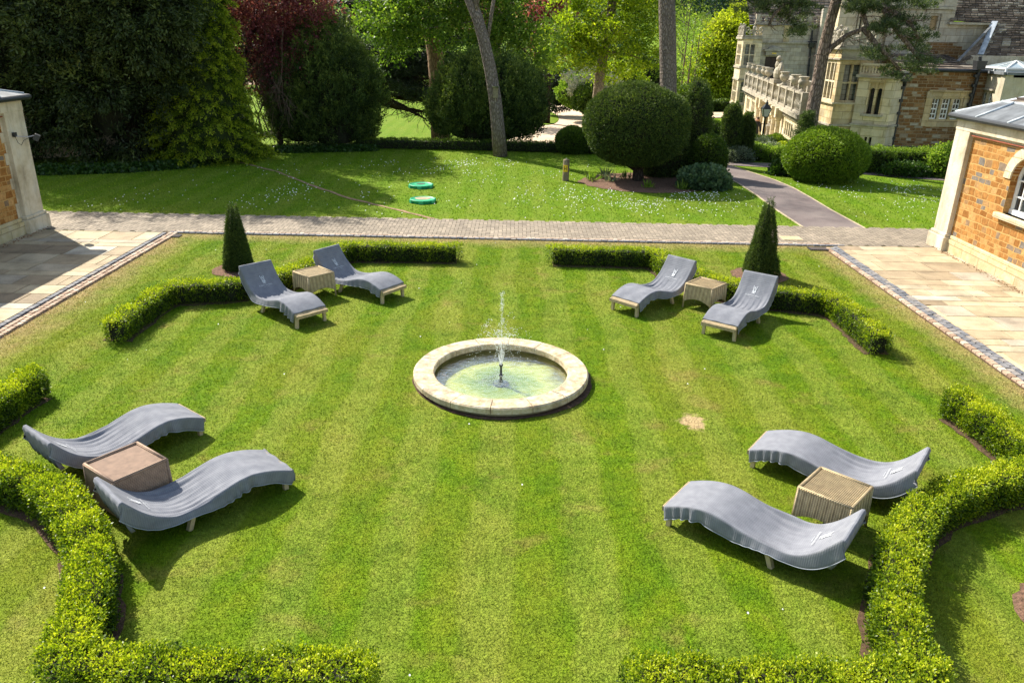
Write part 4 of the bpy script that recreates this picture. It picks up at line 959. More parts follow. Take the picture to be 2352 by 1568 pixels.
        for k in range(12):
            t0 = pi * k / 12; t1 = pi * (k + 1) / 12; wn.beam((X(.27), wc + .3 * cos(t0), wz1 + .3 * sin(t0)), (X(.27), wc + .3 * cos(t1), wz1 + .3 * sin(t1)), .03, .02)
        for t in (.25 * pi, .75 * pi): wn.beam((X(.27), wc + .3 * cos(t), wz1 + .3 * sin(t)), (X(.27), wc + wr * cos(t), wz1 + wr * sin(t)), .03, .02)
        w_ = wn.build('window', WHITE, o)
        b = MB(); poly = [(X(.285), wy0, wz0), (X(.285), wy1, wz0)] + [(X(.285), wc + wr * cos(pi * k / 16), wz1 + wr * sin(pi * k / 16)) for k in range(17)]; b.prism(poly, (s * .01, 0, 0)); b.build('pane', GLASS, w_)
    return o
pavilion(-1); pavilion(1)
# floodlight on the left corner
fx = -11.88; fl = thing('floodlight', (fx, 18.9, 2.3), 'small black floodlight on a bracket fixed to the left building corner', 'floodlight')
b = MB(); b.box((fx + .02, 18.62, 2.36), (.06, .10, .10)); b.build('junction_box', IRONB, fl); b = MB(); b.tube([(fx + .03, 18.62, 2.32), (fx + .16, 18.85, 2.28), (fx + .2, 19.1, 2.28)], .014, 6); b.build('bracket', simple('grey_bracket', (.35, .35, .36), .4, .2, 5, .5, .5), fl)
b = MB(); b.box((fx + .24, 19.1, 2.24), (.12, .22, .15), .5, tilt=Matrix.Rotation(.5, 3, 'Y').to_euler()); b.build('lamp_head', IRONB, fl, bevel=.01)
b = MB(); b.tube([(fx + .03, 18.6, 2.32), (fx + .04, 18.66, 2.16), (fx + .05, 18.75, 2.10), (fx + .08, 18.82, 2.2), (fx + .16, 18.95, 2.26)], .006, 5); b.build('cable', IRONB, fl)
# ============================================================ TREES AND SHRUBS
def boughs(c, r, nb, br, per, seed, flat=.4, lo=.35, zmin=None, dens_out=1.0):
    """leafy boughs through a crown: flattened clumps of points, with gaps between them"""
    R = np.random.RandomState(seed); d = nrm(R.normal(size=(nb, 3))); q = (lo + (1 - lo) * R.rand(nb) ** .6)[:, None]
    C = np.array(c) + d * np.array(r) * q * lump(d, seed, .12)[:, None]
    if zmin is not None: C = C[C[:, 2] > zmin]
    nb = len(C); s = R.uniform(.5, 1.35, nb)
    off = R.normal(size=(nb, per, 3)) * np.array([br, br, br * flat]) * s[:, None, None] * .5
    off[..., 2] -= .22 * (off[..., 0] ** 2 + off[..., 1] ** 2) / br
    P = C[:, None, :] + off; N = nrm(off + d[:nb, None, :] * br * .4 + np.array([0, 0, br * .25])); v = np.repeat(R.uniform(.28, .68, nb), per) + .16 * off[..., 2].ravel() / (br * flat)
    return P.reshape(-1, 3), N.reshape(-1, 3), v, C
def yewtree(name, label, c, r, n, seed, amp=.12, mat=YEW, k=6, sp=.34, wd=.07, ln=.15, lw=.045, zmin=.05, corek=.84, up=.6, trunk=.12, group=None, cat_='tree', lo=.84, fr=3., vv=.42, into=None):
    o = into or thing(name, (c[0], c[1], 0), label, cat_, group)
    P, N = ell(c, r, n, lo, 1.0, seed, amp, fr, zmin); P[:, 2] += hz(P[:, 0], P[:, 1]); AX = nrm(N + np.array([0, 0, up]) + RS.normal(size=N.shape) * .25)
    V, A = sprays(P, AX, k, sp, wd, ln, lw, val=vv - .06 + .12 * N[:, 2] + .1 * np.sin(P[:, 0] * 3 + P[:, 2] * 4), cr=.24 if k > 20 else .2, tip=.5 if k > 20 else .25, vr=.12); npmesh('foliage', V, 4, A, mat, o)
    if into: return o
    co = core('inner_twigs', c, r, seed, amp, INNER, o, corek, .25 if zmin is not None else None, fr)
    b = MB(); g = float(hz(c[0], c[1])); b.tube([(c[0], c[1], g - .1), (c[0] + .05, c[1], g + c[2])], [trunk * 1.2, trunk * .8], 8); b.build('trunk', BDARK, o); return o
YG = 'big dark yews along the back of the lawn'
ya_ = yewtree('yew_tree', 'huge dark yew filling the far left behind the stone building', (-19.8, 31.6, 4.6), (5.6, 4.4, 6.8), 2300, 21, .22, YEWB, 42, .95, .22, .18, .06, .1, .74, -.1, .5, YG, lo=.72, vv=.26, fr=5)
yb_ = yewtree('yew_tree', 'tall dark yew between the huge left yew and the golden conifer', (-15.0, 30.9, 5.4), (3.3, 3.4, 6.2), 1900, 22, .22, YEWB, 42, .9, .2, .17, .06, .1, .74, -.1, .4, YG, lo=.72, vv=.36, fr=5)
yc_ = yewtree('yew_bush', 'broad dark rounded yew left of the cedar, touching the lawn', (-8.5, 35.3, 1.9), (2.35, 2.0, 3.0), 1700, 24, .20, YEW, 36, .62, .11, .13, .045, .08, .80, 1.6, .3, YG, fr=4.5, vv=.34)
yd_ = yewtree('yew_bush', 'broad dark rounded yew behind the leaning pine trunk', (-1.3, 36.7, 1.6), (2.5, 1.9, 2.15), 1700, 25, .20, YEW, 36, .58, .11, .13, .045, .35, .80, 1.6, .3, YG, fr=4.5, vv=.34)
# short leaning stems showing below the middle yew
for i, (x0, x1) in enumerate([(-2.9, -2.2), (-2.6, -2.0), (-2.3, -1.9)]): pass
def lobes(root, c, r, n, lr, per, k, sp, wd, ln, lw, mat, seed, up, vv, zr=(.3, 1e9)):
    R = np.random.RandomState(seed); L = []; i = 0
    while i < n:
        d = R.normal(size=3); d[1] = -abs(d[1]); d /= np.linalg.norm(d); q = np.array(c) + d * np.array(r) * R.uniform(.9, 1.06)
        if not (zr[0] < q[2] < zr[1]): continue
        i += 1; s_ = R.uniform(.6, 1.25); P, N = ell(q, np.array(lr) * s_, per, .6, 1., seed + i, .2, 3, .1)
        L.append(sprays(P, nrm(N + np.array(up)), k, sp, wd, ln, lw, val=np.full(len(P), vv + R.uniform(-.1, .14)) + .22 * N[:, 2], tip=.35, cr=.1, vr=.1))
    V, A = cat(*L); npmesh('foliage', V, 4, A, mat, root)
lobes(ya_, (-19.8, 31.6, 4.6), (5.4, 4.2, 6.4), 40, (1.0, .8, .55), 90, 22, .45, .1, .15, .055, YEWB, 701, (0, -.3, -.2), .42, (.8, 9))
lobes(yb_, (-15.0, 30.9, 5.4), (3.2, 3.3, 5.6), 30, (.95, .8, .55), 90, 22, .45, .1, .15, .055, YEWB, 702, (0, -.3, -.2), .44, (2.8, 9))
lobes(yc_, (-8.5, 35.3, 1.9), (2.2, 1.9, 2.8), 60, (.34, .34, .62), 40, 20, .3, .07, .11, .04, YEW, 703, (0, 0, 1.2), .46, (.2, 9))
lobes(yd_, (-1.3, 36.7, 1.6), (2.4, 1.8, 2.0), 60, (.34, .34, .58), 40, 20, .3, .07, .11, .04, YEW, 704, (0, 0, 1.2), .46, (.5, 9))
def conifer():
    o = thing('golden_conifer', (-12.0, 30.7, 0), 'golden green conifer with drooping fans at the edge of the dark yews', 'tree'); L = []; R_ = np.random.RandomState(5)
    for j in range(28):
        z = .25 + 10.2 * (j / 28) ** 1.05; Rm = float(np.interp(z, [0, .5, 1.5, 3, 4.2, 7, 11], [2.5, 2.4, 2.05, 1.7, 1.45, 1.4, .4])); nf = int(8 + Rm * 10)
        for k in range(nf):
            th = 2 * pi * (k + R_.rand()) / nf; R = Rm * R_.uniform(.78, 1.12); n = 60; t = R_.uniform(.45, 1, n); sp_ = R_.normal(size=n) * .20 * (1.25 - t)
            zz_ = z + R_.uniform(-.14, .14) - .42 * t ** 2.5 + R_.normal(size=n) * .02 + .15; q = np.stack([-12.0 + R * t * cos(th) - sp_ * sin(th), 30.7 + R * t * sin(th) + sp_ * cos(th), zz_], 1)
            D = nrm(np.tile([cos(th), sin(th), -.55], (n, 1)) + R_.normal(size=(n, 3)) * .35); L.append(sprays(q, D, 4, .16, .03, .10, .045, val=.02 + .62 * (t - .45) / .55 * R_.uniform(.75, 1.1), tip=.25, cr=.08))
    V, A = cat(*L); npmesh('foliage', V, 4, A, GOLD, o)
    b = MB(); b.lathe((-12.0, 30.7, .2), [(1.55, 0), (1.3, 1.4), (1.05, 3.5), (.95, 6.5), (.1, 9.8)], 18); b.build('inner_twigs', GINNER, o)
    b = MB(); b.tube([(-12.0, 30.7, 0), (-12.0, 30.7, 9)], [.2, .05], 8); b.build('trunk', BDARK, o)
conifer()
def branchy(b, p, d, L, r, depth, spread=.7, drop=0):
    p = Vector(p); d = Vector(d).normalized(); pts = [p]; n = 4
    for i in range(n): d = (d + Vector((random.gauss(0, .16), random.gauss(0, .16), random.gauss(0, .12) - drop))).normalized(); p = p + d * L / n; pts.append(p)
    b.tube(pts, [max(.006, r * (1 - .6 * i / n)) for i in range(n + 1)], 5, cap=False)
    if depth > 0:
        for i in range(3):
            q = pts[random.randint(1, n)]; dd = (d + Vector((random.gauss(0, spread), random.gauss(0, spread), random.gauss(0, spread * .8)))).normalized(); branchy(b, q, dd, L * .62, r * .5, depth - 1, spread, drop)
def tree(name, label, base, path, rad, bark, crowns, mat, k=5, sp=.22, wd=.16, ln=.13, lw=.09, nlimb=8, seed=1, group=None, lim_r=.35, vr=.2, tip=.15, limb_to=None):
    g = float(hz(base[0], base[1])); o = thing(name, (base[0], base[1], g), label, 'tree', group); random.seed(seed)
    b = MB(); path = [Vector((base[0], base[1], g - .1))] + [Vector(p) for p in path]; b.tube(path, rad, 12, wob=.05); b.build('trunk', bark, o, True)
    L = []; allc = []
    for cr in crowns:
        P, N, v, C = boughs(*cr[0], **cr[1]); allc.append(C); L.append(sprays(P, N, k, sp, wd, ln, lw, val=v, tip=tip, vr=vr))
    V, A = cat(*L); npmesh('crown', V, 4, A, mat, o)
    C = np.concatenate(allc); random.shuffle(path) if False else None
    for i in range(nlimb):
        q = Vector(C[random.randrange(len(C))]); t = random.uniform(.35, 1); j = t * (len(path) - 1); a = int(min(j, len(path) - 2)); p = path[a].lerp(path[a + 1], j - a)
        if (q - p).length < .5: continue
        m_ = p.lerp(q, .5) + Vector((0, 0, random.uniform(-.2, .5))); r0 = rad[min(a, len(rad) - 1)] * lim_r; b = MB(); b.tube([p, p.lerp(m_, .5), m_, m_.lerp(q, .5), q], [r0, r0 * .8, r0 * .55, r0 * .35, .012], 6); b.build('branch', bark, o, True)
    return o
# a yew bough that hangs over the shoulder of the conifer
yewtree('yew_tree', 'dark yew crown hanging over the shoulder of the golden conifer', (-13.2, 28.6, 5.2), (1.8, 1.2, 1.4), 700, 26, .24, YEWB, 40, .8, .18, .16, .055, None, .6, -.2, .05, YG, lo=.3, vv=.44, fr=5, into=yb_)
# purple plum
def P_(x, y, Y): return tuple(aty(x, y, Y))
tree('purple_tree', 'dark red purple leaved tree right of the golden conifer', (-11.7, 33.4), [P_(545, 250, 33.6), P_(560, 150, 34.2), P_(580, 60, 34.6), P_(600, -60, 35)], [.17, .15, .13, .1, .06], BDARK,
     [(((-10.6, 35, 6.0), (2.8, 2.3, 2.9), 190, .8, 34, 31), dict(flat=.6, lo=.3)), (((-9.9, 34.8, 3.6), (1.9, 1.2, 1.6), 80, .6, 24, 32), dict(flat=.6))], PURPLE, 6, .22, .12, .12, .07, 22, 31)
random.seed(3)
for j, (x, Y) in enumerate([(590, 34), (625, 34.4)]):
    o = thing('bare_sapling', tuple(at(x, 345)), ['thin bare stems under the purple tree, beside its trunk', 'thin bare stems under the purple tree, beside the broad dark yew'][j], 'tree', 'bare stems below the purple tree'); b = MB(); q = at(x, 345)
    for i in range(7): branchy(b, (q.x + random.uniform(-.5, .5), Y, random.uniform(0, 2.4)), (random.uniform(-.2, .2), 0, 1), 2.3, .03, 2, .5)
    b.build('stems', BTWIG, o)
o = thing('twiggy_shrub', (-10.3, 34.2, 0), 'tangle of bare hanging twigs below the crown of the purple tree', 'shrub')
for i in range(34):
    b = MB(); branchy(b, (-10.3 + random.gauss(0, .8), 34.0 + random.gauss(0, .4), random.uniform(2.2, 5.2)), (random.gauss(0, .6), -.2, -1), 1.8, .022, 2, .5, .05); b.build('twig', BTWIG, o)
b = MB(); b.tube([(-10.3, 34.3, -.1), (-10.2, 34.4, 2), (-10.4, 34.5, 4.6)], [.14, .11, .06], 8); b.build('trunk', BDARK, o)
# leaning pine in the middle of the lawn edge
lp = [P_(1143, 290, 32.9), P_(1137, 230, 32.9), P_(1126, 160, 33), P_(1112, 95, 33), P_(1098, 45, 33.1), P_(1080, 0, 33.2), P_(1060, -50, 33.3)]
tree('leaning_pine', 'leaning bare pine trunk with a nest box, rising from the lawn edge', (at(1150, 359).x, at(1150, 359).y), lp + [(-2.9, 33.6, 8.4), (-3.3, 33.8, 11.5)], [.31, .27, .26, .25, .235, .23, .22, .21, .18, .1], BPINEG,
     [(((-2.4, 33.6, 12), (3.2, 3.0, 1.9), 90, .8, 20, 41), dict(flat=.5))], PINEL, 6, .25, .12, .14, .02, 8, 41)
q = aty(1137, 213, 32.6); nb = thing('nest_box', (q.x, q.y, q.z), 'small wooden nest box hung on the leaning pine trunk', 'nest box')
b = MB(); b.box((q.x + .02, q.y, q.z), (.20, .20, .40)); b.build('box', simple('box_wood', (.20, .17, .11), .9, .3), nb); b = MB(); b.box((q.x + .02, q.y - .02, q.z + .22), (.27, .28, .04)); b.build('lid', simple('mossy_lid', (.10, .11, .05), .9, .4), nb)
# tall straight pine behind the clipped ball
q = aty(1537, 300, 33.5); tp = [P_(1536, 220, 33.5), P_(1534, 120, 33.5), P_(1531, 0, 33.5), P_(1528, -60, 33.5)]
tree('tall_pine', 'straight tall pine trunk rising behind the big clipped yew ball', (q.x, 33.5), tp + [(q.x - .2, 33.6, 11), (q.x - .1, 33.6, 15)], [.36, .345, .335, .33, .31, .27, .15], BPINEG,
     [(((q.x - .1, 33.6, 13.5), (3.0, 3.0, 2.2), 80, .8, 20, 42), dict(flat=.5))], PINEL, 6, .25, .12, .14, .02, 8, 42)
# cedar with horizontal boughs
cb = at(880, 215, -1.5)
def cedar():
    x0, y0 = cb.x, 47.5; o = thing('cedar_tree', (x0, y0, -1.4), 'dark spreading cedar with long level boughs in the middle distance', 'tree'); random.seed(5)
    b = MB(); tk = [(x0 - .9, y0, -1.7), P_(866, 225, 47.5), P_(876, 200, 47.5), P_(892, 168, 47.5), P_(900, 120, 47.5), P_(905, 60, 47.5), P_(905, -20, 47.5), (x0 + .6, y0, 13)]; b.tube(tk, [.6, .5, .45, .42, .4, .38, .3, .12], 12, wob=.06); b.build('trunk', BDARK, o, True)
    L = []
    for (xa, ya, xb, yb, n) in [(890, 165, 1010, 178, 3), (895, 150, 1020, 140, 3), (880, 185, 990, 160, 3), (880, 195, 1000, 235, 2), (885, 175, 975, 215, 2), (880, 170, 800, 150, 2), (885, 140, 790, 110, 2), (900, 110, 1040, 100, 3), (900, 90, 1030, 60, 3), (900, 60, 1050, 30, 3), (900, 80, 780, 60, 3), (903, 40, 790, 10, 3), (903, 10, 1040, -20, 3), (880, 190, 1010, 252, 1), (872, 215, 1000, 228, 1), (868, 235, 1005, 262, 1), (885, 200, 990, 205, 1), (876, 225, 980, 275, 1), (890, 185, 1000, 182, 1), (890, 150, 1060, 165, 2)]:
        p = Vector(P_(xa, ya, 47.5)); q = Vector(P_(xb, yb, 47.5 + random.uniform(-2.5, 1.5))); m_ = p.lerp(q, .5) + Vector((0, 0, random.uniform(-.15, .25))); b = MB(); b.tube([p, p.lerp(m_, .5), m_, m_.lerp(q, .5), q], [.2, .18, .14, .09, .03], 6)
        for i in range(20):
            s_ = p.lerp(q, random.uniform(.25, 1)); branchy(b, s_, (random.gauss(0, 1), random.gauss(0, .6), random.gauss(-.1, .25)), .9, .022, 1, .5, .03)
        b.build('bough', BDARK, o)
        if n > 1:
            t = RS.rand(900 * n); Q = np.array(p)[None] + (np.array(q) - np.array(p))[None] * (.3 + .75 * t[:, None]); Q += RS.normal(size=Q.shape) * [.55, .9, .09]; Q[:, 2] += .12 + .2 * (n > 2) * RS.rand(len(Q))
            L.append(sprays(Q, nrm(RS.normal(size=Q.shape) * [1, 1, .25] + [0, 0, .25]), 4, .2, .05, .16, .04, val=np.full(len(Q), .45)))
    V, A = cat(*L); npmesh('foliage', V, 4, A, CEDAR, o)
cedar()
q = aty(1002, 200, 42)
tree('redwood_tree', 'stout reddish fissured trunk between the cedar and the middle yew', (q.x + .2, 42), [P_(1006, 190, 42), P_(1000, 130, 42), P_(992, 80, 42), P_(985, 20, 42), P_(980, -40, 42)], [.52, .46, .40, .37, .34, .3], BRED, [(((q.x - .3, 42.4, 10), (2.5, 2.2, 3.5), 60, .8, 18, 43), dict(flat=.5))], CEDAR, 5, .2, .1, .14, .04, 3, 43)
# sycamore whose fresh boughs hang over the middle
TG = 'fresh green trees behind the back lawn'
q = aty(1060, 180, 39.5)
tree('sycamore_tree', 'fresh green sycamore with pale forked trunks behind the leaning pine', (q.x + 1.6, 40.5), [P_(1150, 170, 40.5), P_(1140, 110, 40.5), P_(1165, 40, 40.5), P_(1180, -40, 40.5)], [.22, .20, .18, .15, .1], BPALE,
     [(((q.x - 1.6, 39.6, 5.75), (3.8, 1.6, 1.7), 80, .66, 28, 51), dict(flat=.5, lo=.1)), (((q.x + 2.2, 39.6, 4.6), (2.7, 1.4, 2.2), 52, .62, 26, 52), dict(flat=.5, lo=.1)), (((q.x - 3.3, 39, 4.6), (1.0, .6, 1.0), 16, .5, 20, 53), dict(flat=.7, lo=.1)), (((q.x, 40, 8), (5, 3, 2.5), 120, .9, 26, 54), dict(flat=.5, lo=.1))], SYCA, 5, .22, .16, .15, .12, 16, 51, TG)
q = aty(1380, 220, 44)
tree('maple_tree', 'bright yellow green maple left of the tall pine, over the drive', (q.x - .3, 44), [P_(1378, 170, 44), P_(1392, 100, 44), P_(1405, 40, 44), P_(1412, -30, 44)], [.30, .27, .23, .19, .14], BPALE,
     [(((q.x + .3, 44, 5.1), (3.3, 2.6, 2.8), 120, .62, 24, 61), dict(flat=.26, lo=.15)), (((q.x - 2.0, 43.5, 4.4), (1.4, 1, 1.4), 34, .6, 22, 62), dict(flat=.4, lo=.1)), (((q.x + .5, 44.3, 8), (3.6, 3, 2.2), 90, .9, 26, 63), dict(flat=.4, lo=.15))], MAPLE, 5, .2, .15, .15, .11, 20, 61, TG)
q = aty(1655, 200, 84)
tree('beech_tree', 'big pale yellow green tree beside the far end of the manor', (q.x + .5, 84), [(q.x + .5, 84, 2), (q.x + .3, 84, 6)], [.5, .4, .2], BPALE,
     [(((q.x + .6, 84, 2.6), (3.1, 3, 4.3), 240, 1.3, 34, 71), dict(flat=.35, lo=.5)), (((q.x + 2.6, 84, 4.6), (2.6, 3, 3.6), 160, 1.3, 34, 72), dict(flat=.35, lo=.5))], LIMEG, 5, .4, .3, .3, .2, 4, 71, TG)
# bare slender trees over the meadow
random.seed(9)
for i, (x, y, Y, hh) in enumerate([(1563, 205, 72, 9), (1578, 200, 78, 8.5), (1592, 196, 82, 8), (1606, 190, 90, 9), (1560, 190, 95, 10)]):
    q = aty(x, y, Y); g = float(hz(q.x, Y)); o = thing('slender_tree', (q.x, Y, g), ['nearest the tall pine, first slender bare tree', 'second slender bare tree from the tall pine', 'third slender bare tree from the tall pine', 'slender bare tree farthest right, beside the pale green beech', 'tallest, farthest slender bare tree, rising just behind the first'][i], 'tree', 'slender bare trees in the meadow'); b = MB(); b.tube([(q.x, Y, g), (q.x + .2, Y, g + hh)], [.12, .02], 6)
    b.build('trunk', BTWIG, o)
    for k in range(5):
        b = MB(); branchy(b, (q.x + .02 * k, Y, g + 2 + k * (hh - 2.5) / 5), (random.choice([-1, 1]) * .8, 0, .9), 1.8, .035, 2, .5); b.build('branch', BTWIG, o)
    P, N, v, C = boughs((q.x, Y, g + hh * .65), (1.3, 1.3, hh * .35), 22, .8, 10, 80 + i); V, A = sprays(P, N, 3, .25, .15, .2, .1, val=v); npmesh('crown', V, 4, A, SYCA, o)
# copper beech far back, blossom bush, shrubs by the drive
q = aty(1262, 60, 60)
tree('copper_beech', 'small patch of copper red beech seen high above the drive', (q.x, 60), [(q.x, 60, 2), (q.x, 60, 5)], [.3, .25, .15], BDARK, [(((q.x, 60, 6.3), (1.6, 1.6, 2.6), 60, 1, 24, 81), dict(flat=.6)), (((aty(1090, 30, 60).x, 61, 7), (1.2, 1.2, 2.), 30, 1, 24, 82), dict(flat=.6))], PURPLE, 5, .3, .2, .22, .15, 3, 81)
def bush(label, c, r, mat, n=1500, seed=1, group=None, ln=.12, lw=.07, k=5, sp=.16, amp=.12, vv=.45, name='shrub', up=.5, ck=.8):
    g = float(hz(c[0], c[1])); o = thing(name, (c[0], c[1], g), label, 'shrub', group); c2 = (c[0], c[1], c[2] + g)
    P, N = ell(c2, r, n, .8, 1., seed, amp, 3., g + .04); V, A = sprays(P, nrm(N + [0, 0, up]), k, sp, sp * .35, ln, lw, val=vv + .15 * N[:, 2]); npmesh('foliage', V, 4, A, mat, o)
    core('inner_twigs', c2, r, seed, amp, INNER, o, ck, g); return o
q = aty(1362, 175, 57); bush('white flowering bush beneath the maple beside the gravel drive', (q.x, 57, 3.0), (1.9, 1.2, 1.0), BLOSS, 1400, 91, ln=.12, lw=.1, amp=.3, ck=.3, name='blossom_bush', vv=.4)
for i, (x, y, Y, rx, rz, m_, lab) in enumerate([(1290, 205, 66, 2.2, 1.5, CEDAR, 'dark evergreen shrub at the bend of the gravel drive'), (1330, 212, 62, 1.6, 1.1, SYCA, 'light green shrub at the edge of the drive, left of the blossom'), (1352, 228, 56, .9, .8, BOXD, 'rounded green shrub at the drive edge beneath the maple trunk'), (1410, 200, 62, 2.4, 1.7, MAPLE, 'yellow green shrub behind the maple trunk'), (1480, 180, 66, 3.0, 2.2, SYCA, 'wide green shrub left of the tall pine trunk'), (1590, 225, 60, 1.1, .8, BOXD, 'low green shrub right of the tall pine trunk')]):
    q = aty(x, y, Y); bush(lab, (q.x, Y, q.z - float(hz(q.x, Y)) * 1), (rx, 1.3, rz), m_, 1500, 92 + i, 'shrubs along the gravel drive', ln=.17, lw=.1, sp=.24)
# broad background woodland that closes the view: each dark mass is far off and reads as one
def wood(label, x0, x1, Y0, Y1, hgt, n, mat, seed, ln=.5, br=2.2, zoff=0, per=46):
    R = np.random.RandomState(seed); C = np.stack([R.uniform(x0, x1, n), R.uniform(Y0, Y1, n)], 1); g = hz(C[:, 0], C[:, 1]); P = []; N = []; v = []
    for i in range(n):
        hh = hgt * R.uniform(.7, 1.2); r = hh * .33
        d = nrm(R.normal(size=(per * 4, 3))); Q = np.array([C[i, 0], C[i, 1], g[i] + hh * .55 + zoff]) + d * [r, r, hh * .5] * lump(d, seed + i, .2)[:, None] * R.uniform(.75, 1, (per * 4, 1)); P.append(Q); N.append(d); v.append(np.full(len(d), R.uniform(.3, .62)) + .15 * d[:, 2])
    P = np.concatenate(P); N = np.concatenate(N); v = np.concatenate(v); V, A = sprays(P, N, 3, ln * 1.4, ln * .8, ln, ln * .6, val=v, cr=.1); o = npmesh('woodland', V, 4, A, mat, loc=((x0 + x1) / 2, (Y0 + Y1) / 2, 0)); return tag(o, label, 'woodland', None, 'stuff')
wood('dark mixed woodland behind the cedar and the purple tree', -52, -6, 84, 100, 12, 36, FARG, 301, .42)
wood('green woodland closing the view behind the sycamore and the maple', -8, 14, 96, 112, 13, 26, FARG, 302, .4)
wood('woodland filling the gap above the meadow behind the tall pine', 11, 24, 150, 175, 7, 16, FARB, 303, .5)
wood('bluish woods on the far hillside above the meadow', 10, 130, 240, 330, 16, 150, FARB, 304, 1.0, per=30)
wood('far left woods beyond the park', -160, -30, 120, 150, 16, 60, FARG, 305, .8, per=30)
# low boundary hedge behind the lawn, ivy strip
hedge([(-7.0, 34.55), (-3, 34.7), (2.2, 34.5), (3.9, 34.2)], .36, .55, 'low dark hedge along the far edge of the back lawn under the yews', .05, 240, 6, BOXD, 'low_hedge', None, .03, .09)
def ivy(pl, w_, n, label):
    q = resample(pl, 60); i = RS.randint(0, 59, n); t = RS.rand(n)[:, None]; P = q[i] * (1 - t) + q[i + 1] * t; P = P + np.stack([RS.uniform(-.2, .2, n), RS.uniform(0, w_, n)], 1); z = RS.uniform(.01, .2, n) * np.clip((P[:, 1] - np.interp(P[:, 0], q[:, 0], q[:, 1])) * 3 + .2, .1, 1)
    V, A = leaves(np.stack([P[:, 0], P[:, 1], z], 1), nrm(rdir(n) * [1, 1, .4]), .13, .10, val=np.full(n, .5)); o = npmesh('ivy', V, 4, A, IVY, loc=(float(q[:, 0].mean()), float(q[:, 1].mean()), 0)); tag(o, label, 'ivy', None, 'stuff')
ivy([at(60, 402), at(110, 404), at(300, 397), at(420, 388), at(520, 371)], 1.2, 9000, 'ivy creeping along the lawn edge below the huge left yews')
ivy([at(520, 368), at(570, 352), at(700, 352), at(860, 348)], 1.0, 7000, 'ivy and weeds at the lawn edge below the purple tree')
# low stone wall in the shade on the left
sw = thing('stone_wall', (-16, 30.4, 0), 'low stone wall in deep shade under the dark yews at far left', 'wall'); b = MB(); b.beam((-20, 28.6, 1.15), (-11.5, 34.0, 1.15), .3, 2.2); b.build('masonry', ASHG, sw); b = MB(); b.beam((-20, 28.6, 2.3), (-11.5, 34.0, 2.3), .42, .12); b.build('coping', LIME, sw)

# ---- clipped yew ball and its bed
def topiary(name, label, c, r, n, seed, mat, amp=.03, trunk=None, zmin=.04, ln=.07, lw=.026, sp=.07, k=6, vv=.42, group=None, lo=.93, cone_b=0, fr=3.):
    g = float(hz(c[0], c[1])); o = thing(name, (c[0], c[1], g), label, 'topiary', group); c2 = (c[0], c[1], c[2] + g)
    P, N = ell(c2, r, n, lo, 1., seed, amp, fr, g + zmin)
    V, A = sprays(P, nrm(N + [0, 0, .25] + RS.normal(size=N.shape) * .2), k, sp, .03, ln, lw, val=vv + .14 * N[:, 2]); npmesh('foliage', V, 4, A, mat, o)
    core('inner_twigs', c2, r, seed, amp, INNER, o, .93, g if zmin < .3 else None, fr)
    if trunk:
        b = MB()
        for q in trunk: b.tube(q[0], q[1], 8)
        b.build('trunk', BDARK, o)
    return o
BC = (4.18, 27.6, 1.92)
topiary('yew_ball', 'huge clipped yew ball on a short trunk in the bark bed', BC, (1.78, 1.6, 1.36), 15000, 111, YEW, .055, [([(BC[0] + .2, BC[1], 0), (BC[0] + .15, BC[1], .5), (BC[0], BC[1], 1.0)], [.22, .17, .3])] + [([(BC[0] + .18, BC[1], .35), (BC[0] + .5 * cos(t), BC[1] + .5 * sin(t), .75), (BC[0] + 1.0 * cos(t), BC[1] + .9 * sin(t), 1.1)], [.09, .07, .05]) for t in np.linspace(0, 6, 9)], zmin=.5)
topiary('yew_bush', 'dark clipped yew under the right side of the huge yew ball', (5.35, 28.8, 1.1), (.95, .9, 1.25), 4500, 112, YEW, .06, vv=.35)
topiary('yew_column', 'tall narrow yew column right of the huge yew ball', (6.62, 29.3, 1.6), (.50, .5, 1.75), 3800, 113, YEW, .14, vv=.42, fr=5)
topiary('round_bush', 'small round dark green bush right of the huge yew ball, behind the grey leaved plant', (6.98, 28.4, .72), (.62, .6, .82), 3500, 114, BOXD, .04, vv=.35)
topiary('clipped_dome', 'big bright green clipped dome bush right of the tarmac path', (11.28, 28.55, .83), (1.43, 1.35, 1.0), 11000, 115, DOME, .05, ln=.06, lw=.035, vv=.45)
q = at(1316, 357); topiary('round_bush', 'small round clipped bush left of the huge yew ball', (q.x, q.y + .6, .5), (.68, .6, .58), 3600, 116, BOXD, .05, vv=.45)
topiary('round_bush', 'small clipped bush partly behind the huge yew ball, right of the other small one', (q.x + .95, q.y + 1.0, .52), (.6, .6, .6), 3000, 118, BOXD, .05, vv=.5)
for i, (x, y, yb, Y, rx, m_, lab, v_) in enumerate([(1640, 281, 338, 36.5, .62, BOXD, 'dark clipped ball beyond the tarmac path, left of the two narrow yews', .3), (1652, 318, 362, 33.6, .42, DOME, 'light green clipped dome left of the taller narrow yew', .6), (1783, 312, 346, 36, .38, DOME, 'light green clipped ball between lamp post and small dark conifer', .6), (1722, 330, 358, 35, .5, DOME, 'green clipped ball behind the shorter narrow yew', .5), (1800, 330, 356, 34.4, .36, BOX, 'small yellow green ball beside the small dark conifer', .5), (1700, 290, 345, 37.5, .5, DOME, 'light green dome showing between the two narrow yews', .7)]):
    t_ = aty(x, y, Y); b_ = aty(x, yb, Y); g = float(hz(t_.x, Y)); hh = (t_.z - g) / 2; topiary('round_bush', lab, (t_.x, Y, max(.2, hh)), (rx, rx, max(.25, hh)), 2200, 120 + i, m_, .05, vv=v_, ln=.06, lw=.035)
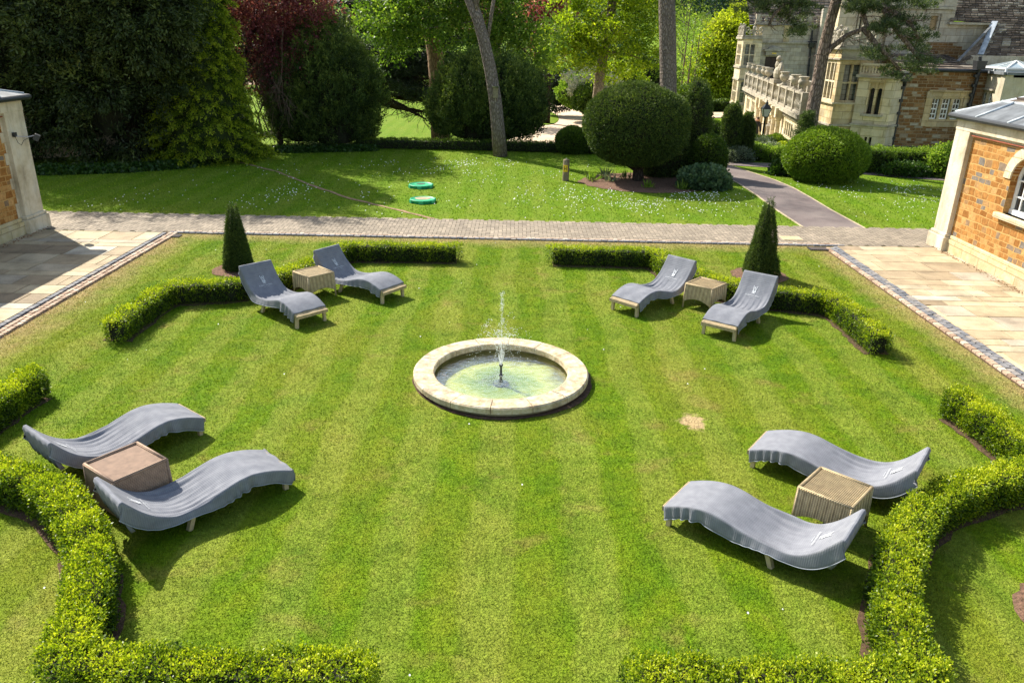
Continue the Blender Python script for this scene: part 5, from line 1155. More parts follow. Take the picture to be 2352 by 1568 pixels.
for i, (x, y, Y, r_, lab) in enumerate([(1688, 236, 33, .36, 'taller narrow dark yew column in front of the manor terrace'), (1720, 261, 33.2, .27, 'shorter narrow dark yew column left of the lamp post')]):
    t_ = aty(x, y, Y); topiary('yew_column', lab, (t_.x, Y, t_.z / 2), (r_, r_, t_.z / 2 + .05), 2800, 130 + i, YEW, .12, group='narrow yew columns', vv=.4, fr=5)
for i, (x, y, rr) in enumerate([(1652, 250, .5), (1658, 256, .42), (1664, 262, .4)]):
    t_ = aty(x, y, 57); topiary('round_bush', ['farthest', 'middle', 'nearest'][i] + ' of three tiny clipped balls by the far bay of the manor', (t_.x, 57 - i * 2.0, .3), (rr, rr, .42), 500, 140 + i, DOME, .03, vv=.6, ln=.12, lw=.08, group='row of tiny clipped balls')
q = aty(1640, 230, 74); hedge([(q.x - 1.9, 74), (q.x + 2.2, 74)], .85, 1.0, 'far clipped hedge with a bright yellow top left of the manor', .16, 60, 6, BOXD, 'far_hedge', None, .03, .16)
# small dark layered conifer
def little():
    q = aty(1836, 390, 30.6); x0, y0 = q.x, 30.6; o = thing('small_conifer', (x0, y0, 0), 'small dark layered conifer in front of the manor terrace', 'tree'); top = aty(1836, 252, 30.6).z; L = []
    for k in range(16):
        z = .35 + (top - .4) * k / 16; R = .62 * (1 - k / 19) * random.uniform(.75, 1.15)
        for j in range(9):
            t = random.uniform(0, 6.28); n = 55; s_ = RS.rand(n); Q = np.stack([x0 + R * s_ * cos(t), y0 + R * s_ * sin(t), z + .08 * s_ + 0 * s_], 1) + RS.normal(size=(n, 3)) * [.06, .06, .015]; L.append(sprays(Q, nrm(np.tile([cos(t), sin(t), .1], (n, 1)) + RS.normal(size=(n, 3)) * .3), 3, .09, .03, .07, .018, val=np.full(n, .4)))
    V, A = cat(*L); npmesh('foliage', V, 4, A, YEW, o); b = MB(); b.tube([(x0, y0, 0), (x0, y0, top)], [.05, .01], 6); b.build('trunk', BDARK, o)
little()
# right hedge and shrubs in front of the wing
hedge([(13.2, 30.9), (15.3, 30.7), (17.9, 30.9)], .86, .8, 'tall clipped green hedge in front of the brown stone wing', .05, 420, 6, DOME, 'clipped_hedge', None, .03, .09)
bush('loose light green shrub at the right end of the tall clipped hedge', (16.6, 29.9, .5), (.8, .6, .62), SYCA, 1800, 151, ln=.1, lw=.06)
bush('low dark green shrub at the foot of the tall clipped hedge', (15.0, 29.9, .1), (1.0, .35, .3), IVY, 900, 152, ln=.1, lw=.07)
bs = [(1665, 368, 'G'), (1690, 372, 'G'), (1715, 366, 'G'), (1742, 368, 'S'), (1765, 362, 'G'), (1790, 372, 'S'), (1812, 372, 'S'), (1750, 350, 'G'), (1772, 345, 'S'), (1735, 345, 'B')]
ads = ['far left', 'second from the left', 'left of centre', 'just left of centre', 'centre', 'right of centre', 'far right', 'rear centre', 'rear right', 'rear left']
for i, (x, y, t) in enumerate(bs):
    q = at(x, y); bush({'G': 'silvery grey green border plant', 'S': 'leafy green border shrub', 'B': 'dark leafy border shrub'}[t] + ' before the manor, ' + ads[i] + ' of the flower border', (q.x, q.y, .2), (.62, .35, .32), {'G': GREYP, 'S': SYCA, 'B': BOXD}[t], 800, 160 + i, 'border plants before the manor', ln=.08, lw=.03 if t == 'G' else .05, name='border_plant')
bush('dark blue green leafy plant at the foot of the small dark conifer', (aty(1795, 392, 29.6).x, 29.6, .12), (.36, .3, .25), IVY, 500, 175, ln=.1, lw=.07, name='border_plant')
# bed under the ball
bush('mound of large grey green leaves at the right end of the bark bed', (6.45, 26.5, .2), (.78, .5, .38), leafmat('cranesbill_leaf', [(0, (.02, .05, .02)), (.5, (.07, .13, .06)), (1, (.15, .22, .11))], .3), 1300, 181, ln=.12, lw=.11, name='leafy_plant')
def tuft(x, y, h, n, label, mat, name='strap_leaved_plant', group='strap leaved plants in the bark bed'):
    q = at(x, y); P = np.stack([q.x + RS.normal(size=n) * .09, q.y + RS.normal(size=n) * .07, np.zeros(n)], 1); V, A = leaves(P, nrm(RS.normal(size=(n, 3)) * .35 + [0, 0, 1]), h, .035); o = npmesh(name, V, 4, A, mat, loc=(q.x, q.y, 0)); tag(o, label, 'plant', group)
tuft(1358, 416, .34, 60, 'bright strap leaved clump at the left tip of the bark bed', SYCA); tuft(1400, 418, .30, 45, 'silvery spiky lavender clump near the left of the bark bed', GREYP, 'lavender_plant'); tuft(1392, 408, .4, 50, 'taller silvery lavender stalks behind the others in the bark bed', GREYP, 'lavender_plant')
tuft(1490, 432, .28, 50, 'strap leaved clump in front of the yew trunk', SYCA); tuft(1570, 436, .32, 80, 'strap leaved clump beside the grey green leafy mound', SYCA); tuft(1436, 412, .3, 40, 'small leafy clump left of the yew trunk', IVY)
# Scots pine before the manor
q = at(1852, 392)
SPY = 32.0
sp = [P_(1862, 290, SPY), P_(1868, 250, SPY), P_(1880, 180, SPY), P_(1892, 115, SPY), P_(1907, 50, SPY), P_(1921, 0, SPY), P_(1935, -50, SPY), P_(1950, -140, SPY)]
def scots():
    b0 = aty(1852, 372, SPY); o = thing('scots_pine', (b0.x, SPY, 0), 'leaning Scots pine with rough bark and drooping dark boughs before the manor', 'tree'); random.seed(12)
    b = MB(); b.tube([(b0.x, SPY, -.1)] + sp, [.33, .27, .26, .235, .22, .2, .19, .17, .1], 12, wob=.06); b.build('trunk', BPINE, o, True)
    LM = [[(1886, 140, 32), (1912, 108, 31.8), (1945, 82, 31.5), (1985, 66, 31.3), (2030, 58, 31.2), (2075, 48, 31)], [(1985, 66, 31.3), (2010, 100, 31), (2040, 130, 31), (2065, 160, 31)], [(1932, -30, 32), (1990, -5, 31.6), (2040, 20, 31.3), (2090, 50, 31), (2110, 90, 31)], [(1945, -90, 32), (1870, -40, 31.5), (1820, 0, 31.2), (1780, 30, 31), (1765, 60, 31)], [(1938, -60, 32), (1850, -60, 32), (1770, -30, 32), (1735, 10, 32)], [(2030, 20, 31.4), (2060, 70, 31.2), (2100, 120, 31), (2120, 150, 31)], [(1975, -20, 31.7), (1985, 40, 31.4), (2000, 90, 31)]]
    for l in LM:
        b = MB(); pts = [P_(*p) for p in l]; b.tube(pts, [max(.02, .12 * (1 - .75 * i / len(pts))) for i in range(len(pts))], 7)
        for p in pts[1:]:
            for k in range(2): branchy(b, p, (random.gauss(0, 1), random.gauss(0, .6), random.gauss(-.2, .5)), .7, .022, 1, .6)
        b.build('bough', BPINE, o, True)
    L = []
    for (x, y, rx, ry, n) in [(2000, 20, 60, 24, 20), (2060, 50, 45, 32, 22), (2095, 95, 40, 32, 20), (2110, 150, 38, 26, 15), (2010, 128, 45, 22, 13), (1968, 18, 30, 18, 9), (2055, 168, 40, 16, 8), (2010, 75, 24, 16, 6), (1975, 30, 24, 14, 5), (2040, 5, 60, 20, 12), (1750, 18, 38, 22, 15), (1800, 35, 34, 28, 13), (1832, 72, 22, 18, 8), (1850, 20, 30, 25, 10), (1725, 5, 30, 18, 8), (1780, -20, 60, 25, 14), (1900, -30, 60, 22, 12), (2000, -40, 90, 25, 16), (2120, 10, 30, 30, 8)]:
        for i in range(0):
            pass
        for i in range(int(n * 1.15)):
            c = np.array(P_(x + random.gauss(0, rx * .5), y + random.gauss(0, ry * .5), 31.3 + random.uniform(-.7, .6))); m_ = 26; d = rdir(m_); d[:, 2] = np.abs(d[:, 2]) * .6; s_ = random.uniform(.6, 1.3)
            Q = c + d * [.22 * s_, .22 * s_, .13 * s_]; L.append(sprays(Q, nrm(d + [0, 0, .5]), 6, .12, .03, .13, .026, val=np.full(m_, random.uniform(.3, .6)) + .2 * d[:, 2]))
    L.append(sprays(*[boughs((b0.x + 2.2, 32, 12), (3.2, 3, 2), 60, .8, 22, 190)[i] for i in (0, 1)], 6, .2, .1, .14, .03))
    V, A = cat(*L); npmesh('foliage', V, 4, A, PINEL, o)
scots()
# staddle stone on the island of the drive
q = at(1269, 246, -1.45); ss = thing('staddle_stone', (q.x, q.y, -1.5), 'mushroom shaped staddle stone beside the gravel drive', 'stone'); b = MB(); b.lathe((q.x, q.y, -1.5), [(.26, 0), (.16, .75)], 12); b.build('stem', ASHG, ss); b = MB(); b.lathe((q.x, q.y, -.75), [(.1, -.02), (.42, 0), (.40, .1), (.2, .24), (.001, .27)], 16); b.build('cap', LIME, ss, True)
# ============================================================ THE MANOR
manor = thing('manor_house', (18, 48, -1.5), 'large old limestone manor with bay windows, terrace balustrade and stone slate roofs', 'house')
G0 = -1.6
class Fr:
    """a wall frame: u runs along the wall, d sticks out from it, z up"""
    def __init__(s, p, q, out):
        s.p = Vector((p[0], p[1])); v = Vector((q[0] - p[0], q[1] - p[1])); s.L = v.length; s.d = v.normalized(); n = Vector((s.d.y, -s.d.x)); s.n = n if n.dot(Vector(out)) > 0 else -n
    def P(s, u, d, z): a = s.p + s.d * u + s.n * d; return (a.x, a.y, z)
    def box(s, b, u0, u1, d0, d1, z0, z1, a=None):
        vs = [s.P(u, d, z) for z in (z0, z1) for u, d in ((u0, d0), (u1, d0), (u1, d1), (u0, d1))]; b.add(vs, [(3, 2, 1, 0), (4, 5, 6, 7), (0, 1, 5, 4), (1, 2, 6, 5), (2, 3, 7, 6), (3, 0, 4, 7)], a)
    def hit(s, px, py=200):
        r = ray(px, py); A = np.array([[r.x, -s.d.x], [r.y, -s.d.y]]); t = np.linalg.solve(A, np.array([s.p.x, s.p.y])); u = float(t[1]); z = H + float(t[0]) * r.z; return u, z
def wallF(b, fr, u0, u1, z0, z1, holes=(), th=.35, d=0):
    us = sorted({u0, u1} | {h[0] for h in holes} | {h[1] for h in holes}); zs = sorted({z0, z1} | {h[2] for h in holes} | {h[3] for h in holes})
    for i in range(len(us) - 1):
        j = 0
        while j < len(zs) - 1:
            def inh(j): return any(h[0] <= (us[i] + us[i + 1]) / 2 <= h[1] and h[2] <= (zs[j] + zs[j + 1]) / 2 <= h[3] for h in holes)
            if inh(j): j += 1; continue
            k = j
            while k < len(zs) - 1 and not inh(k): k += 1
            if us[i] >= u0 - 1e-6 and us[i + 1] <= u1 + 1e-6: fr.box(b, us[i], us[i + 1], d - th, d, zs[j], zs[k])
            j = k
def window(fr, h, nx, nz, mat=ASH, glass=GLASS, mw=.10, inset=.10, bars=None, white=False, d=0):
    u0, u1, z0, z1 = h; b = MB(); e = .002
    for i in range(nx + 1):
        u = u0 + (u1 - u0) * i / nx; w_ = mw / 2; a0, a1 = (u, u + mw) if i == 0 else (u - mw, u) if i == nx else (u - w_, u + w_); fr.box(b, a0 + e, a1 - e, d - .2, d - .02, z0 + e, z1 - e)
    for j in range(nz + 1):
        z = z0 + (z1 - z0) * j / nz; w_ = mw / 2; a0, a1 = (z, z + mw) if j == 0 else (z - mw, z) if j == nz else (z - w_, z + w_); fr.box(b, u0 + 2 * e, u1 - 2 * e, d - .198, d - .023, a0 + 2 * e, a1 - 2 * e)
    w_ = b.build('window', mat, manor)
    b = MB(); fr.box(b, u0 + .01, u1 - .01, d - .2 + .03, d - .2 + .05, z0 + .01, z1 - .01); b.build('pane', glass, w_)
    if white:
        b = MB()
        for i in range(nx):
            a0 = u0 + (u1 - u0) * i / nx + mw * .75; a1 = u0 + (u1 - u0) * (i + 1) / nx - mw * .75; zz0, zz1 = z0 + mw, z1 - mw
            for (p, q) in ((a0, a0 + .045), (a1 - .045, a1), ((a0 + a1) / 2 - .012, (a0 + a1) / 2 + .012)): fr.box(b, p, q, d - .145, d - .11, zz0, zz1)
            for k in range(5): z = zz0 + (zz1 - zz0) * k / 4; t = .05 if k == 0 else .018 if k != 2 else .03; fr.box(b, a0 + .002, a1 - .002, d - .143, d - .112, max(zz0, z - t), min(zz1, z + t))
        b.build('sash', WHITE, w_)
    return w_
def band(fr, u0, u1, z0, z1, d, name='string_course', mat=CARVE):
    b = MB(); fr.box(b, u0, u1, -.05, d, z0, z1); return b.build(name, mat, manor)
def balusters(fr, u0, u1, z0, z1, d, sp=.24, r=.075, mat=CARVE, posts=4, name='balustrade'):
    b = MB(); n = max(1, int((u1 - u0) / sp)); fr.box(b, u0, u1, d - .12, d + .12, z1 - .10, z1); fr.box(b, u0, u1, d - .11, d + .11, z0, z0 + .09); h = z1 - z0 - .19
    pr = [(.55, 0), (.55, .06), (.35, .12), (.95, .32), (1, .40), (.5, .62), (.38, .78), (.6, .86), (.6, 1)]; m_ = max(1, round((u1 - u0) / posts))
    for i in range(n):
        u = u0 + (i + .5) * (u1 - u0) / n; c = fr.P(u, d, z0 + .09); b.lathe(c, [(r * a, h * t) for a, t in pr], 7)
    f = b.build(name, mat, manor)
    for i in range(m_ + 1):
        u = u0 + (u1 - u0) * i / m_; b = MB(); fr.box(b, u - .14, u + .14, d - .15, d + .15, z0 - .02, z1 + .03); b.build('pier', mat, f)
    return f
def crest(fr, u0, u1, z0, h, name='scroll_cresting'):
    """pierced strapwork: pairs of scrolls with standing figures between"""
    b = MB(); n = max(1, round((u1 - u0) / 1.3)); w_ = (u1 - u0) / n
    for i in range(n):
        uc = u0 + (i + .5) * w_
        for sg in (-1, 1):
            def sc_(c, r0, turns, s0, fl): return [fr.P(uc + sg * (c[0] + r0 * (1 - t * .8) * cos(s0 + fl * t * turns * 6.28)), .0, z0 + c[1] + r0 * (1 - t * .8) * sin(s0 + fl * t * turns * 6.28)) for t in np.linspace(0, 1, 12)]
            b.tube(sc_((w_ * .34, h * .55), h * .24, 1.1, -1.2, 1), [.055] * 12, 5); b.tube(sc_((w_ * .13, h * .30), h * .2, 1, 2.4, -1), [.05] * 12, 5)
            b.tube([fr.P(uc + sg * w_ * .48, 0, z0 + .02), fr.P(uc + sg * w_ * .42, 0, z0 + h * .4), fr.P(uc + sg * w_ * .2, 0, z0 + h * .12), fr.P(uc, 0, z0 + h * .5)], .05, 5)
        c = fr.P(uc, 0, z0); b.lathe(c, [(.09, 0), (.07, h * .4), (.12, h * .6), (.13, h * .75), (.05, h * .85), (.09, h * .98), (.001, h * 1.08)], 8)
        c = fr.P(u0 + i * w_, 0, z0); b.lathe(c, [(.10, 0), (.09, h * .25), (.06, h * .6), (.09, h * .8), (.001, h * .95)], 8)
    fr.box(b, u0, u1, -.08, .08, z0 - .03, z0 + .06); return b.build(name, CARVE, manor)
def pipe(pts, r, name='drainpipe', hop=None):
    b = MB(); b.tube(pts, r, 8)
    for k in range(1, 6): q = Vector(pts[0]).lerp(Vector(pts[-1]), k / 6); b.tube([q + Vector((0, 0, .06)), q - Vector((0, 0, .06))], r * 1.4, 8)
    if hop: b.box(hop, (.34, .3, .34), taper=1.25)
    return b.build(name, IRONB, manor)
# --- far bay
YA = 62.0; xc = aty(1701, 150, YA).x; xr = aty(1732, 150, YA).x
def zz(px, py, Y): return aty(px, py, Y).z
fs_ = Fr((xc, YA), (xr + .4, YA), (0, -1)); fl_ = Fr((xc, YA), (xc + .2, YA + 2.4), (-1, 0))
Lv = dict(up1=zz(1706, 100, YA), up0=zz(1706, 152, YA), lo1=zz(1706, 186, YA), lo0=zz(1706, 238, YA), cor=zz(1706, 90, YA), top=zz(1706, 84, YA))
hs = [(.14, fs_.L - .42, Lv['up0'], Lv['up1']), (.14, fs_.L - .42, Lv['lo0'], Lv['lo1'])]; hl = [(.2, fl_.L - .2, Lv['up0'], Lv['up1']), (.2, fl_.L - .2, Lv['lo0'], Lv['lo1'])]
b = MB(); wallF(b, fs_, 0, fs_.L, G0, Lv['top'], hs); wallF(b, fl_, .36, fl_.L, G0, Lv['top'], [h for h in hl]); b.build('far_bay_wall', ASH, manor)
for h in hs: window(fs_, h, 2, 2, ASH, LEADL, .07)
for h in hl: window(fl_, h, 4, 2, ASH, LEADL, .08)
for f in (fs_, fl_):
    band(f, -.12, f.L, Lv['cor'], Lv['cor'] + .16, .14, 'cornice'); band(f, -.08, f.L, Lv['up0'] - .16, Lv['up0'] - .02, .09); band(f, -.06, f.L, Lv['lo1'] + .02, Lv['lo1'] + .14, .07); band(f, -.06, f.L, Lv['lo0'] - .14, Lv['lo0'] - .02, .07); crest(f, 0, f.L, Lv['top'] + .03, .85)
b = MB(); b.bb(xc + .3, xr + .4, YA + .36, YA + 2.7, Lv['lo1'] - .2, Lv['lo1'] - .1); b.bb(xc + .3, xr + .4, YA + .36, YA + 2.7, Lv['top'] - .2, Lv['top'] - .1); b.build('bay_floor', CARVE, manor)
# --- wall with the door, facing the camera, and its parapet, balustrade and roof
YB = 62.8; fb = Fr((aty(1727, 150, YB).x, YB), (aty(1960, 150, YB).x, YB), (0, -1)); ub = lambda px, py=150: fb.hit(px, py)[0]; zb = lambda py, px=1790: zz(px, py, YB)
dh = (ub(1756), ub(1785), zb(200), zb(131)); b = MB(); wallF(b, fb, 0, fb.L, G0, zb(56), [dh]); b.build('terrace_wall', ASHG, manor)
b = MB(); fb.box(b, dh[0], dh[1], -.25, -.18, dh[2], dh[3]); dd = b.build('door', simple('dark_door', (.035, .02, .018), .5, .3, 6), manor)
b = MB()
for i in range(2):
    for j in range(3): u = dh[0] + (dh[1] - dh[0]) * (i + .15) / 2; fb.box(b, u, u + (dh[1] - dh[0]) * .35, -.19, -.16, dh[2] + .1 + j * (dh[3] - dh[2]) / 3, dh[2] - .06 + (j + 1) * (dh[3] - dh[2]) / 3)
b.build('door_panels', simple('dark_panel', (.045, .025, .022), .5), dd)
b = MB(); u0, u1 = ub(1749), ub(1797); fb.box(b, u0, u1, -.05, .28, zb(118), zb(114)); fb.box(b, u0 + .15, u1 - .15, -.05, .18, zb(128), zb(119)); c = fb.P((u0 + u1) / 2, .05, zb(114)); b.lathe(c, [(u1 / 2 * .0 + .55, 0), (.45, .12), (.15, .2), (.001, .25)], 12, sy=.35); b.build('door_hood', CARVE, manor)
b = MB(); u = (u0 + u1) / 2; fb.box(b, u - .16, u + .16, .18, .2, zb(125), zb(121.5)); b.build('door_plate', simple('yellow_sign', (.7, .5, .08), .5), manor)
for a in (ub(1728), ub(1790), ub(1872)): band(fb, a, a + .45, zb(97), zb(58), .05, 'panel_strip', OCHRE)
band(fb, -.1, fb.L, zb(100), zb(96.5), .16); band(fb, -.1, fb.L, zb(59), zb(55), .22, 'cornice'); balusters(fb, 0, fb.L, zb(55) + .02, zb(35), .0, .42, .15, posts=3.2, name='roof_balustrade')
pipe([P_(1866, 70, YB - .12), P_(1854, 190, YB - .12)], .07, hop=P_(1864, 104, YB - .2)); b = MB(); b.tube([P_(1856, 97, YB - .1), P_(1895, 97, YB - .1)], .06, 6); b.build('lead_box_gutter', IRONB, manor)
def roofstrip(name, poly_fn, rows, parent=manor, wmin=.22, up=.05):
    """stone slates: poly_fn(t) gives the two ends (left, right) of the course at height t"""
    b = MB()
    for k in range(rows):
        l0, r0 = [Vector(p) for p in poly_fn(k / rows)]; l1, r1 = [Vector(p) for p in poly_fn((k + 1.2) / rows)]; n = max(1, int((r0 - l0).length / (wmin * (1.8 - k / rows)))); o_ = random.random()
        for j in range(n):
            a0, a1 = max(0, (j - o_ * .5) / n), min(1, (j + 1 - o_ * .5) / n - .003) if j < n - 1 else 1; h = up + random.uniform(0, up * .5)
            if j == 0: b.add([l0 - Vector((0, 0, .01)), r0 - Vector((0, 0, .01)), r1 - Vector((0, 0, .01)), l1 - Vector((0, 0, .01))], [(0, 1, 2, 3)], .2)
            A, B, C, D = l0.lerp(r0, a0), l0.lerp(r0, a1), l1.lerp(r1, a1), l1.lerp(r1, a0); z = Vector((0, 0, 1)); b.add([A + z * h, B + z * h, C + z * .012, D + z * .012, A, B], [(0, 1, 2, 3), (0, 4, 5, 1)], random.random())
    return b.build(name, SLATE, parent)
x0, x1 = aty(1725, 30, YB + 1.5).x, aty(1960, 30, YB + 1.5).x; zr = zb(57)
roofstrip('roof', lambda t: ((x0, YB + 1.5 + 5 * t, zr + 5.5 * t), (x1, YB + 1.5 + 5 * t, zr + 5.5 * t)), 26, up=.07)
b = MB(); b.bb(x0, x1, YB - .3, YB + 1.6, zb(58), zb(57)); b.build('roof_gutter_floor', LEAD, manor)
# --- terrace (single storey loggia)
pf = aty(1719, 166, 60.2); pn = aty(1852, 217, 38.5); ZT = 2.42; ft2 = Fr((pf.x, pf.y), (pn.x, pn.y), (-1, -.1)); ut = lambda px, py=240: ft2.hit(px, py)[0]
hol = [(ut(a), ut(b_), ft2.hit(1720, 255)[1] if False else -.9, .85) for a, b_ in ((1714, 1721), (1726, 1734), (1739, 1747), (1808, 1828))]; arch = (ut(1764), ut(1779), G0, .55)
b = MB(); wallF(b, ft2, 0, ft2.L, G0, 1.35, hol + [arch]); b.build('loggia_wall', ASH, manor)
for i, h in enumerate(hol): window(ft2, h, 4 if i == 3 else 3, 2, ASH, LEADL, .13)
b = MB(); ua, ub_ = arch[0], arch[1]; uc = (ua + ub_) / 2; r = (ub_ - ua) / 2
for k in range(12):
    t0, t1 = pi * k / 12, pi * (k + 1) / 12; b.prism([ft2.P(uc + q * cos(t), .06, .05 + q * .8 * sin(t)) for q, t in ((r * .78, t0), (r * 1.12, t0), (r * 1.12, t1), (r * .78, t1))], [c * -.3 for c in (ft2.n.x, ft2.n.y, 0)])
for s_ in (-1, 1): ft2.box(b, uc + s_ * r * .95 - .12, uc + s_ * r * .95 + .12, -.2, .06, G0, .05)
b.build('arch', OCHRE, manor)
b = MB(); ft2.box(b, ua, ub_, -1.2, -1.1, G0, .9); b.build('porch_door', simple('porch_dark', (.10, .06, .035), .7), manor)
for px in (1751, 1760, 1783, 1791, 1802):
    u = ut(px); b = MB(); c = ft2.P(u, .22, G0 + .5); b.lathe(c, [(.17, 0), (.15, .1), (.13, 1.7), (.17, 1.75), (.2, 1.9)], 10); ft2.box(b, u - .22, u + .22, -.05, .46, G0, G0 + .5); ft2.box(b, u - .22, u + .22, -.05, .44, G0 + 2.4, 1.3); b.build('column', ASH, manor)
b = MB(); u = ut(1787); c = ft2.P(u, .3, -.9); b.lathe(c, [(.2, 0), (.22, .3), (.16, .8), (.22, 1.05), (.07, 1.2), (.1, 1.32), (.001, 1.42)], 10); b.build('niche_statue', CARVE, manor)
band(ft2, -.1, ft2.L + .1, 1.22, 1.42, .3, 'cornice'); band(ft2, 0, ft2.L, .98, 1.06, .1)
balusters(ft2, 0, ft2.L, 1.43, ZT, .05, .34, .1, posts=2.3, name='terrace_balustrade')
b = MB(); n = Vector((-ft2.n.x, -ft2.n.y)); A, B = ft2.P(0, -.36, 1.3), ft2.P(ft2.L, -.36, 1.3); b.prism([A, B, (B[0] + 3.2, B[1], 1.3), (A[0] + 2.6, A[1], 1.3)], (0, 0, .1)); b.build('terrace_floor', LEAD, manor)
fi = Fr(aty(1805, 190, 50)[:2], aty(1862, 190, 43)[:2], (-1, 0)); balusters(fi, 0, fi.L, 1.42, 2.55, 0, .34, .1, posts=2.6, name='inner_balustrade'); b = MB(); fi.box(b, -.1, fi.L + .1, -.2, .2, 2.56, 2.72); b.build('coping', CARVE, manor)
# urns and a carved group stand on the balustrade
UL = ['first (farthest)', 'second', 'third', 'fourth', 'fifth', '', 'sixth', 'seventh', 'eighth (nearest)']
for i, px in enumerate([1724, 1735, 1747, 1760, 1769, 1792, 1807, 1834, 1853]):
    u = ut(px, 160); c = ft2.P(u, .05, ZT + .03)
    if i == 5:
        o = thing('stone_sculpture', c, 'weathered heraldic stone sculpture on the terrace balustrade among the urns', 'sculpture'); b = MB(); b.box((c[0], c[1], c[2] + .1), (.7, .8, .2)); b.build('plinth', CARVE, o)
        b = MB(); b.ball((c[0], c[1], c[2] + .5), (.3, .38, .42), 6); b.ball((c[0], c[1] + .15, c[2] + .95), (.22, .25, .3), 6); b.ball((c[0], c[1] - .2, c[2] + .8), (.16, .2, .3), 6); b.ball((c[0] - .05, c[1] + .1, c[2] + 1.28), (.16, .17, .18), 6); b.tube([(c[0], c[1] - .35, c[2] + .3), (c[0] - .1, c[1] - .5, c[2] + .7), (c[0], c[1] - .35, c[2] + 1.0)], .07, 6); b.build('carving', CARVE, o)
        continue
    o = thing('stone_urn', c, UL[i] + ' stone urn along the terrace balustrade, counted from the far end', 'urn', 'stone urns on the terrace balustrade'); b = MB(); s_ = 1.05
    b.lathe(c, [(.17, 0), (.17, .05), (.07, .12), (.07, .18), (.2, .26), (.26, .42), (.25, .5), (.19, .56), (.25, .64), (.26, .68), (.2, .66), (.001, .6)], 14); b.build('bowl', CARVE, o, True)
# --- near bay
YD = 35.0; xd = aty(1921, 200, YD).x; fd = Fr((xd, YD), (aty(1996, 200, YD).x, YD), (0, -1)); fe = Fr((xd, YD), (xd + .05, YD + 2.1), (-1, 0)); zd = lambda py, px=1936: zz(px, py, YD)
hu = (.16, fd.L - .42, zd(235), zd(145, 1940)); hlow = (.16, fd.L - .42, zd(345), zd(293)); eu = (.22, fe.L - .12, zd(235), zd(142)); el_ = (.22, fe.L - .12, zd(345), zd(292))
b = MB(); wallF(b, fd, 0, fd.L, G0, zd(112), [hu, hlow]); wallF(b, fe, .36, fe.L, G0, zd(112), [eu, el_]); b.build('near_bay_wall', OCHRE, manor)
window(fd, hu, 2, 2, OCHRE, LEADL, .075); window(fd, hlow, 2, 1, OCHRE, GLASS, .08); window(fe, eu, 4, 2, ASH, GLASS, .08); window(fe, el_, 4, 1, ASH, GLASS, .08)
for f in (fd, fe):
    band(f, -.16, f.L, zd(114), zd(109), .16, 'cornice', CARVE); band(f, -.08, f.L, zd(138), zd(134.5), .08); band(f, -.1, f.L, zd(240), zd(236), .10, 'window_sill', ASH); band(f, -.08, f.L, zd(290), zd(286), .08); crest(f, .05, f.L, zd(109) + .03, .82)
b = MB(); wallF(b, fd, 0, fd.L, zd(134), zd(114), [], .02, .025); b.build('frieze', CARVE, manor)
b = MB(); b.bb(xd + .36, fd.P(fd.L, 0, 0)[0], YD + .36, YD + 3, zd(114), zd(112)); b.build('bay_roof', LEAD, manor)
# wall above and behind the near bay
YU = 38.2; fu = Fr((aty(1924, 60, YU).x, YU), (aty(2075, 60, YU).x, YU), (0, -1)); uh = (fu.hit(1962, 60)[0], fu.hit(1990, 60)[0], zz(1975, 84, YU), zz(1975, 20, YU)); uh2 = (fu.hit(2018, 60)[0], fu.hit(2046, 60)[0], zz(2030, 84, YU), zz(2030, 30, YU))
b = MB(); wallF(b, fu, 0, fu.L, G0 + 2, zz(1990, -30, YU), [uh, uh2]); b.build('upper_wall', ASH, manor); window(fu, uh, 3, 1, ASH, GLASS, .09); window(fu, uh2, 3, 1, ASH, GLASS, .09); band(fu, 0, fu.L, zz(1975, 12, YU), zz(1975, 7, YU), .1)
b = MB(); q = fu.hit(2005, 60)[0]; fu.box(b, q, q + .35, 0, .3, zd(112), zz(2005, 50, YU)); fu.box(b, q - .08, q + .43, 0, .38, zz(2005, 50, YU), zz(2005, 46, YU)); b.build('buttress', ASH, manor)
YG2 = 62.0; fg2 = Fr((aty(1886, 60, YG2).x, YG2), (aty(1960, 60, YG2).x, YG2), (0, -1)); gh = (fg2.hit(1894)[0], fg2.hit(1920)[0], zz(1905, 64, YG2), zz(1905, 40, YG2)); b = MB(); wallF(b, fg2, 0, fg2.L, G0, zz(1900, 20, YG2), [gh]); b.build('recess_wall', ASHG, manor); window(fg2, gh, 3, 1, ASHG, GLASS, .1)
# --- canted turret with the twin gothic lights
tA = aty(1970, 200, 34.9); tB = aty(2054, 200, 34.0); tC = aty(2078, 200, 34.85); fA = Fr(tA[:2], tB[:2], (-.5, -1)); fC = Fr(tB[:2], tC[:2], (.3, -1)); za = lambda py, px=2030: zz(px, py, 34.4)
ga = fA.hit(1990, 230)[0]; gb = fA.hit(2027, 230)[0]; gh = (ga, gb, za(263), za(187)); bs_ = (fA.hit(1980, 320)[0] + .0, fA.hit(2004, 330)[0], za(345), za(312))
b = MB(); wallF(b, fA, 0, fA.L, G0, za(172), [gh, bs_]); wallF(b, fC, .0, fC.L, G0, za(172)); b.build('turret_wall', ASH, manor)
window(fA, bs_, 2, 1, ASH, GLASS, .08)
b = MB(); m_ = (ga + gb) / 2; e = .003; fA.box(b, ga + e, ga + .07, -.25, .03, gh[2], gh[3]); fA.box(b, gb - .07, gb - e, -.25, .03, gh[2], gh[3]); fA.box(b, m_ - .05, m_ + .05, -.2, .0, gh[2], gh[3]); fA.box(b, ga, gb, -.1, .06, gh[3] - .06, gh[3] + .05)
hw = (gb - ga) / 2 - .12
